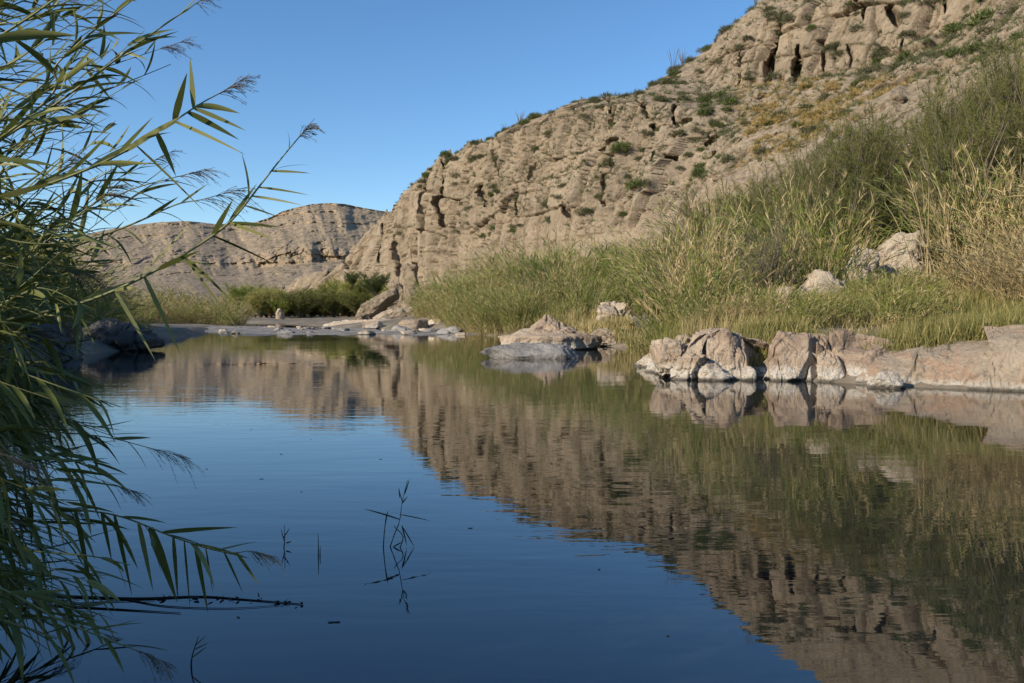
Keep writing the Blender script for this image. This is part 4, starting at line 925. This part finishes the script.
def big_leaves(mb, B, tan, side_dir, L, wd, droop, mats_i, rng, nseg=7):
    """folded, arching blades"""
    n = len(B); t = np.linspace(0, 1, nseg + 1)
    d0 = normed(tan * 1.0 + side_dir * 0.6); d1 = normed(tan * 0.65 + side_dir * 0.95)
    ctr = np.zeros((n, nseg + 1, 3)); ctr[:, 0] = B
    for k in range(nseg):
        f = (k + 0.5) / nseg; dk = normed(d0 * (1 - f) ** 2 + d1 * (1 - (1 - f) ** 2) + np.array([0, 0, -1.0]) * (droop * f * 0.34)[:, None])
        ctr[:, k + 1] = ctr[:, k] + dk * (L / nseg)[:, None]
    tg = normed(np.gradient(ctr, axis=1)); up = normed(np.array([0, 0, 1.0]) + rng.normal(0, 0.5, (n, 3)))
    s = normed(np.cross(tg, up[:, None, :])); nrm = np.cross(s, tg)
    pr = np.interp(t, [0, 0.12, 0.35, 0.7, 0.9, 1.0], [0.45, 0.8, 1.0, 0.62, 0.25, 0.02])
    hw = wd[:, None] * pr[None] * 0.5
    a = ctr - s * hw[..., None] + nrm * (hw * 0.35)[..., None]; b = ctr + s * hw[..., None] + nrm * (hw * 0.35)[..., None]
    V = np.stack([a, ctr, b], 2).reshape(n, -1, 3); st = (nseg + 1) * 3
    base = np.arange(n)[:, None, None] * st + np.arange(nseg)[None, :, None] * 3
    Fc = np.concatenate([(base + np.array([0, 1, 4, 3])).reshape(-1, 4), (base + np.array([1, 2, 5, 4])).reshape(-1, 4)])
    mm = np.concatenate([np.repeat(mats_i, nseg)] * 2); mb.add(V.reshape(-1, 3), Fc, mm)

def near_cane(pts, seed, label, group, r0=0.0075, leafL=0.36, leafW=0.026, step=0.085, plume=0.0, start=0.12, droop=0.45, pale=0.35, fall=0.0, right=0.6, extra=(), eD=3.0):
    rng = np.random.default_rng(seed); base = Vector(pts[0]); root = empty("giant_cane", base); b = np.array(base)
    n = 40; c = crom(pts, n) - b; rad = np.linspace(r0, r0 * 0.25, n)
    mb = MB(); mb.tubes(c[None], rad[None], 0, 6)
    seg_ = np.linalg.norm(np.diff(c, axis=0), axis=1); s = np.concatenate([[0], np.cumsum(seg_)]); Lt = s[-1]
    mb.build("stem", [M_nstem], root, smooth=True)
    ss = np.arange(Lt * start, Lt * 0.985, step); ss = ss + rng.uniform(-.25, .25, len(ss)) * step
    B = np.stack([np.interp(ss, s, c[:, k]) for k in range(3)], -1); tg = np.gradient(c, axis=0); tg = normed(np.stack([np.interp(ss, s, tg[:, k]) for k in range(3)], -1))
    pl_n = normed(np.cross(tg, np.array([0.15, -0.6, 0.5]) + rng.normal(0, 0.2, 3))); alt = np.where(np.arange(len(ss)) % 2 == 0, 1, -1)[:, None]
    sd_ = normed(pl_n * alt * 1.0 + rng.normal(0, 0.5, B.shape) + np.array([right * .7, 0.0, -fall]))
    f = ss / Lt; L = leafL * rng.uniform(.65, 1.15, len(ss)) * np.interp(f, [0, .3, .8, 1], [.8, 1, .9, .5])
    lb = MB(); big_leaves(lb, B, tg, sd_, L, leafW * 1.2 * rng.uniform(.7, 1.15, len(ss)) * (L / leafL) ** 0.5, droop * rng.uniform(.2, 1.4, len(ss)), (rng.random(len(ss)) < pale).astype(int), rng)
    if extra:
        e = np.array(extra, float); p0 = np.stack(P(e[:, 0], e[:, 1], eD), -1); cc = c + b; p0 = cc[np.argmin(((p0[:, None] - cc[None]) * np.array([1, .15, 1]))[..., :].__pow__(2).sum(-1), 1)]; p1 = np.stack(P(e[:, 2], e[:, 3], eD + rng.uniform(-.12, .12, len(e))), -1); dv = p1 - p0; Le = np.linalg.norm(dv, axis=1)
        lb.ribbons(p0 - b, dv, Le, e[:, 4] * eD / F * 0.78, Le * .05, rng, (rng.random(len(e)) < pale).astype(int), 9, side=normed(np.cross(dv, np.array([0.1, 1, 0.35]) + rng.normal(0, .35, dv.shape))), blade=True)
    lb.build("leaves", [M_near, M_nearY], root, smooth=True)
    if plume > 0:
        pb = MB(); tip = c[-1]; td = tg[-1]; k = 26; u = rng.uniform(0, 1, k); q0 = tip - td * plume * 0.1 + td[None] * (u * plume * 0.7)[:, None]
        dr = normed(td[None] * 1.0 + rng.normal(0, 0.35, (k, 3)) + np.array([0.25, 0, -0.30])); ln = plume * rng.uniform(.25, .6, k)
        t3 = np.linspace(0, 1, 4); q = q0[:, None] + dr[:, None] * (ln[:, None] * t3)[..., None]; q[:, :, 2] -= (ln[:, None] * 0.35) * t3[None] ** 2
        pb.tubes(q, np.array([[.0012, .001, .0008, .0005]]) * np.ones((k, 1)))
        pb.tubes(np.stack([tip + td * plume * x_ for x_ in (0, .4, .8)])[None], np.array([[.002, .0015, .001]]))
        m = 12; uu = rng.uniform(.25, 1, (k, m)); S0 = (q[:, :1] + dr[:, None] * (ln[:, None] * uu)[..., None]); S0[..., 2] -= (ln[:, None] * 0.35) * uu ** 2; S0 = S0.reshape(-1, 3)
        pb.ribbons(S0, np.repeat(dr, m, 0) + rng.normal(0, .5, S0.shape), rng.uniform(.008, .016, len(S0)), np.full(len(S0), .0035), np.full(len(S0), .003), rng, 0, 1)
        pb.build("plume", [M_plume], root)
    return tag(root, label, "cane", group)

def pv(px, py, D): return P(px, py, D)
GN = "near cane leaning over the water on the left"
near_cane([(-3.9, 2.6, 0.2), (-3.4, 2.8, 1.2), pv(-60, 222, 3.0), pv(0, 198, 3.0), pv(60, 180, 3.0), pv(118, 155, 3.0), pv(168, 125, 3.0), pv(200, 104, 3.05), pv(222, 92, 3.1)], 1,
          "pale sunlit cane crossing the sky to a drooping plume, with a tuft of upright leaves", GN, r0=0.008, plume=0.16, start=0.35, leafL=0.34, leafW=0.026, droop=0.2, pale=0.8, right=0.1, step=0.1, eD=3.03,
          extra=[(192,108,190,55,7),(177,117,187,70,9),(195,106,246,128,6),(187,116,239,137,8),(176,126,245,150,5),(160,138,176,174,8),(148,150,205,208,6),(150,128,180,118,8),(40,188,96,163,8),(96,166,150,133,8),(128,152,182,112,8),(0,202,60,178,9)])
near_cane([(-3.9, 3.0, 0.3), (-3.3, 3.0, 0.9), pv(-60, 332, 3.1), pv(0, 321, 3.1), pv(67, 307, 3.1), pv(111, 292, 3.1), pv(162, 267, 3.1), pv(202, 243, 3.15), pv(232, 220, 3.15), pv(258, 188, 3.2), pv(280, 160, 3.2), pv(300, 136, 3.25)], 2,
          "long arching cane with widely spaced leaves reaching furthest right across the far hill", GN, r0=0.0085, start=0.45, step=0.12, leafL=0.30, leafW=0.013, droop=0.15, plume=0.12, right=0.9, pale=0.3, eD=3.15,
          extra=[(270,175,311,171,3.5),(262,188,309,192,3.5),(258,197,303,202,3.5),(244,208,281,216,4),(213,236,233,197,7),(230,224,257,181,6),(231,218,282,225,5),(229,228,273,237,5),(218,237,276,262,5),(191,255,241,306,5),(194,268,238,326,5),(150,283,180,350,6),(128,290,156,358,5),(160,268,200,248,7),(90,300,140,276,8),(110,292,150,330,5)])
near_cane([(-4.2, 3.2, 0.2), (-3.6, 3.3, 1.3), pv(-80, 190, 3.3), pv(0, 140, 3.3), pv(50, 108, 3.3), pv(95, 75, 3.3), pv(150, 35, 3.35), pv(198, 2, 3.4)], 3,
          "dark cane rising to the top edge with a bundle of leaves pointing right", GN, start=0.3, leafL=0.36, leafW=0.024, droop=0.3, pale=0.3, plume=0.14, r0=0.008)
near_cane([(-3.5, 2.3, 0.2), (-3.1, 2.5, 1.6), pv(-90, 110, 2.5), pv(-20, 50, 2.5), pv(40, 10, 2.5), pv(90, -30, 2.5)], 4,
          "cane at the upper left corner with broad pale leaves", GN, start=0.35, leafL=0.34, leafW=0.028, droop=0.3, pale=0.8)
near_cane([(-4.3, 3.8, 0.2), (-3.8, 3.9, 1.2), pv(-60, 262, 3.8), pv(20, 236, 3.8), pv(80, 215, 3.8), pv(130, 190, 3.8), pv(180, 176, 3.8)], 5,
          "cane just below the plumed one, its leaves hanging in front of the far hill", GN, start=0.25, leafL=0.36, leafW=0.022, droop=0.6, plume=0.2)
near_cane([(-4.0, 3.4, 0.2), (-3.6, 3.5, 1.2), pv(-40, 275, 3.5), pv(60, 250, 3.5), pv(130, 225, 3.5), pv(175, 205, 3.5), pv(200, 200, 3.5)], 6,
          "cane ending in a brown plume just left of the long arching one", GN, start=0.3, leafL=0.32, leafW=0.018, droop=0.5, plume=0.26)
near_cane([(-3.6, 3.2, 0.2), (-3.1, 3.4, 0.75), pv(-40, 490, 3.6), pv(10, 499, 3.6), pv(57, 507, 3.6), pv(119, 516, 3.65), pv(176, 538, 3.65), pv(225, 552, 3.65), pv(250, 551, 3.65)], 7,
          "low cane drooping over the dark water, leaves hanging straight down, plume at its tip", GN, start=0.45, leafL=0.30, leafW=0.024, droop=1.2, fall=0.9, plume=0.16, pale=0.1, step=0.11, right=0.25, eD=3.65,
          extra=[(116,518,132,592,9),(132,522,153,588,9),(147,531,177,598,12),(158,533,237,524,8),(171,538,178,598,7),(182,547,190,606,8),(193,551,208,610,8),(206,550,213,592,6),(224,556,243,591,6),(235,553,259,583,5),(75,564,95,606,8),(100,516,112,560,6),(60,508,96,540,6),(198,544,250,556,8)])
near_cane([(-3.0, 2.6, 0.2), (-2.6, 2.7, 0.5), pv(-60, 570, 2.9), pv(0, 588, 2.95), pv(60, 620, 3.0), pv(110, 640, 3.0), pv(140, 652, 3.0)], 8,
          "lowest cane at the bottom left corner, drooping towards the water", GN, start=0.3, leafL=0.26, leafW=0.018, droop=1.1, fall=0.8, plume=0.16, pale=0.1, step=0.07)
near_cane([(-3.9, 4.0, 0.2), (-3.5, 4.1, 0.9), pv(-30, 428, 4.2), pv(50, 432, 4.2), pv(105, 437, 4.2), pv(150, 448, 4.2)], 9,
          "low shaded cane whose feathery plumes hang above the dark water", GN, start=0.3, leafL=0.32, leafW=0.02, droop=0.9, fall=0.6, plume=0.26, pale=0.1)
near_cane([(-3.2, 2.9, 0.2), (-2.9, 3.0, 0.5), pv(-60, 540, 3.2), pv(20, 550, 3.2), pv(90, 556, 3.2), pv(130, 565, 3.2)], 10,
          "short shaded cane just under the low plumed one", GN, start=0.3, leafL=0.3, leafW=0.02, droop=1.0, fall=0.7, pale=0.1)
rng = np.random.default_rng(91)
for i in range(158):
    D = rng.uniform(2.9, 5.4); rt = rng.random()
    if i < 46:   # upward, into the sun
        tx, ty = rng.uniform(5, 175) , rng.uniform(-60, 250); tx = min(tx, 175 - 0.15 * max(0, 90 - ty)); kx = rng.uniform(120, 240); sl = rng.uniform(0.35, 1.1)
        pts = [(-4.6 + rng.uniform(-.5, .8), D + rng.uniform(-.5, .3), 0.2), pv(tx - kx * 1.15, ty + kx * sl * 1.2, D), pv(tx - kx * 0.55, ty + kx * sl * 0.5, D), pv(tx, ty, D)]
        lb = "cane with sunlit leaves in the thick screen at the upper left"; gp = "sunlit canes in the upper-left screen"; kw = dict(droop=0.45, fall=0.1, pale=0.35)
    elif i < 94:   # the shaded middle
        tx, ty = rng.uniform(-10, 120), rng.uniform(235, 450)
        pts = [(-4.8 + rng.uniform(-.4, .6), D, 0.2), pv(tx - 170, ty - rng.uniform(-10, 60), D), pv(tx - 80, ty - rng.uniform(5, 40), D), pv(tx, ty, D)]
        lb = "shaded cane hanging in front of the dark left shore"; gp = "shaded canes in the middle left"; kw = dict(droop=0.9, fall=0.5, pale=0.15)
    else:
        D = rng.uniform(2.9, 4.6); ty = rng.uniform(390, 650); tx = rng.uniform(-25, 150 if 400 < ty < 500 else 105)
        x0 = min(-3.0, pv(-40, 0, D)[0]); pts = [(x0 - 0.4, D, 0.15), pv(tx - 150, ty - 60, D), pv(tx - 70, ty - 25, D), pv(tx, ty, D)]
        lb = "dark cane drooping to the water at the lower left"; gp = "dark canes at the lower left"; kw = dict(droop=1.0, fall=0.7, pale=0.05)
    near_cane(pts, 1000 + i, lb, gp, r0=rng.uniform(.004, .007), leafL=rng.uniform(.28, .44), leafW=rng.uniform(.020, .032), start=0.25, plume=0.18 if rng.random() < 0.10 else 0, step=0.075, **kw)

# reeds standing in the water
def water_reed(px, pyb, h, seed, stems, leaves, label):
    D = WD(pyb); x = (px - 512) * D / F; root = empty("water_reed", (x, D, 0)); rng = np.random.default_rng(seed); mb = MB(); lb = MB(); k = D / F
    for st in stems:
        c = crom([(a * k, rng.uniform(-.02, .02), b * k) for a, b in st], 10); mb.tubes(c[None], np.linspace(.0048, .0018, 10)[None], 0, 5)
    mb.build("stem", [M_darkreed], root)
    if leaves:
        B = np.array([(a * k, 0, b * k) for a, b, _, _, _ in leaves]); d = np.array([((c - a) * k, 0, (e - b) * k) for a, b, c, e, _ in leaves]); L = np.linalg.norm(d, axis=1)
        lb.ribbons(B, d, L, np.array([w_ for *_, w_ in leaves]), L * 0.05, rng, 0, 5, side=normed(np.cross(d, np.array([0.1, 1, 0.2])))); lb.build("leaves", [M_darkreed], root)
    return tag(root, label, "reed", "reeds standing in the open water")
water_reed(394, 549, .5, 1, [[(-6, -3), (-1, 12), (5, 27), (7, 45), (13, 68)], [(-12, -3), (-11, 14), (-9, 30), (-7, 36)], [(4, -3), (8, 10), (0, 20), (0, 22)], [(8, 45), (6, 52), (4, 60)]],
           [(5, 28, -32, 41, .013), (5, 33, 36, 28, .009), (8, 20, 20, 0, .010), (7, 22, 12, 2, .012), (7, 44, 13, 52, .01), (10, 54, 15, 70, .01), (-2, 0, 8, 6, .012), (5, 50, 4, 61, .008), (-10, 22, -7, 38, .009)],
           "tallest reed in the open water, bent stems and two long leaves spread sideways")
water_reed(282, 549, .15, 2, [[(0, -2), (1, 8), (0, 22)], [(0, 10), (4, 16)]], [(0, 10, 6, 20, .008), (0, 6, -3, 20, .007), (2, 4, 8, 6, .012)], "small forked reed left of the bare stick in the water")
water_reed(317, 557, .15, 3, [[(0, -2), (0, 10), (-1, 21)], [(1, -2), (2, 9)]], [], "bare upright stick in the open water left of the tallest reed")
water_reed(185, 672, .3, 4, [[(0, -2), (3, 12), (8, 30)]], [(3, 10, 18, 22, .006), (5, 18, 20, 26, .006), (6, 22, 18, 34, .005)], "small leafy sprig at the bottom edge of the picture")

# floating branch and bits
def floating_branch():
    rng = np.random.default_rng(5); D = WD(605); mb = MB(); k = D / F
    def line(pts, r): mb.tubes(crom([((a - 150) * k, (WD(b) - D), 0.004) for a, b in pts], 24)[None], np.linspace(r, r * .3, 24)[None], 0, 5)
    root = empty("floating_branch", ((150 - 512) * k, D, 0.0))
    line([(0, 597), (60, 600), (130, 602), (190, 600), (240, 603), (303, 608)], .009); line([(0, 606), (70, 610), (140, 614), (190, 617)], .007); line([(120, 603), (170, 610), (235, 612), (290, 608)], .004)
    line([(20, 612), (90, 606), (150, 604)], .005)
    mb.build("branches", [M_wood], root); lb = MB(); n = 34; a = rng.uniform(150, 302, n); B = np.stack([(a - 150) * k, np.interp(a, [150, 240, 303], [WD(602), WD(603), WD(608)]) - D + rng.normal(0, .02, n), np.full(n, .006)], -1)
    lb.ribbons(B, rng.normal(size=B.shape) * [1, .6, .25] + [0, 0, .25], rng.uniform(.015, .04, n), rng.uniform(.012, .022, n), np.zeros(n), rng, 0, 2); lb.build("leaves", [M_wood], root)
    tag(root, "thin dark branch floating on the water at the lower left, dotted with leaf scraps", "branch")
floating_branch()
rng = np.random.default_rng(66)
bits = [(332, 626), (205, 470), (280, 455), (440, 470), (300, 493), (235, 621), (470, 530), (600, 572), (260, 480), (380, 460), (310, 440), (250, 430), (670, 640)]
for i, (a, b_) in enumerate(bits):
    D = WD(b_); L = rng.uniform(.010, .026) * (1 if i else 1.6); nn_ = 8; t = np.linspace(0, 2 * np.pi, nn_, endpoint=False)
    rx, ry = L * rng.uniform(.7, 1), L * rng.uniform(.25, .45); an = rng.uniform(-.5, .5)
    V = [(math.cos(u) * rx, math.sin(u) * ry, 0.003 + 0.002 * math.cos(2 * u)) for u in t] + [(math.cos(u) * rx * .9, math.sin(u) * ry * .9, 0.001) for u in t] + [(0, 0, .004)]
    Fc = [(j, (j + 1) % nn_, 2 * nn_) for j in range(nn_)] + [(j + nn_, (j + 1) % nn_ + nn_, (j + 1) % nn_, j) for j in range(nn_)]
    o = mesh_obj("floating_leaf", V, Fc, M_darkreed if i else M_wood); o.location = ((a - 512) * D / F, D, 0.001); o.rotation_euler = (0, 0, an)
    tag(o, "dark curled scrap floating below the tip of the floating branch" if i == 0 else "tiny leaf floating on the open blue water", "leaf", None if i == 0 else "tiny leaves floating on the open water")
print("scrub", sc_n, "left clumps", lcnt, "objects", len(bpy.data.objects))
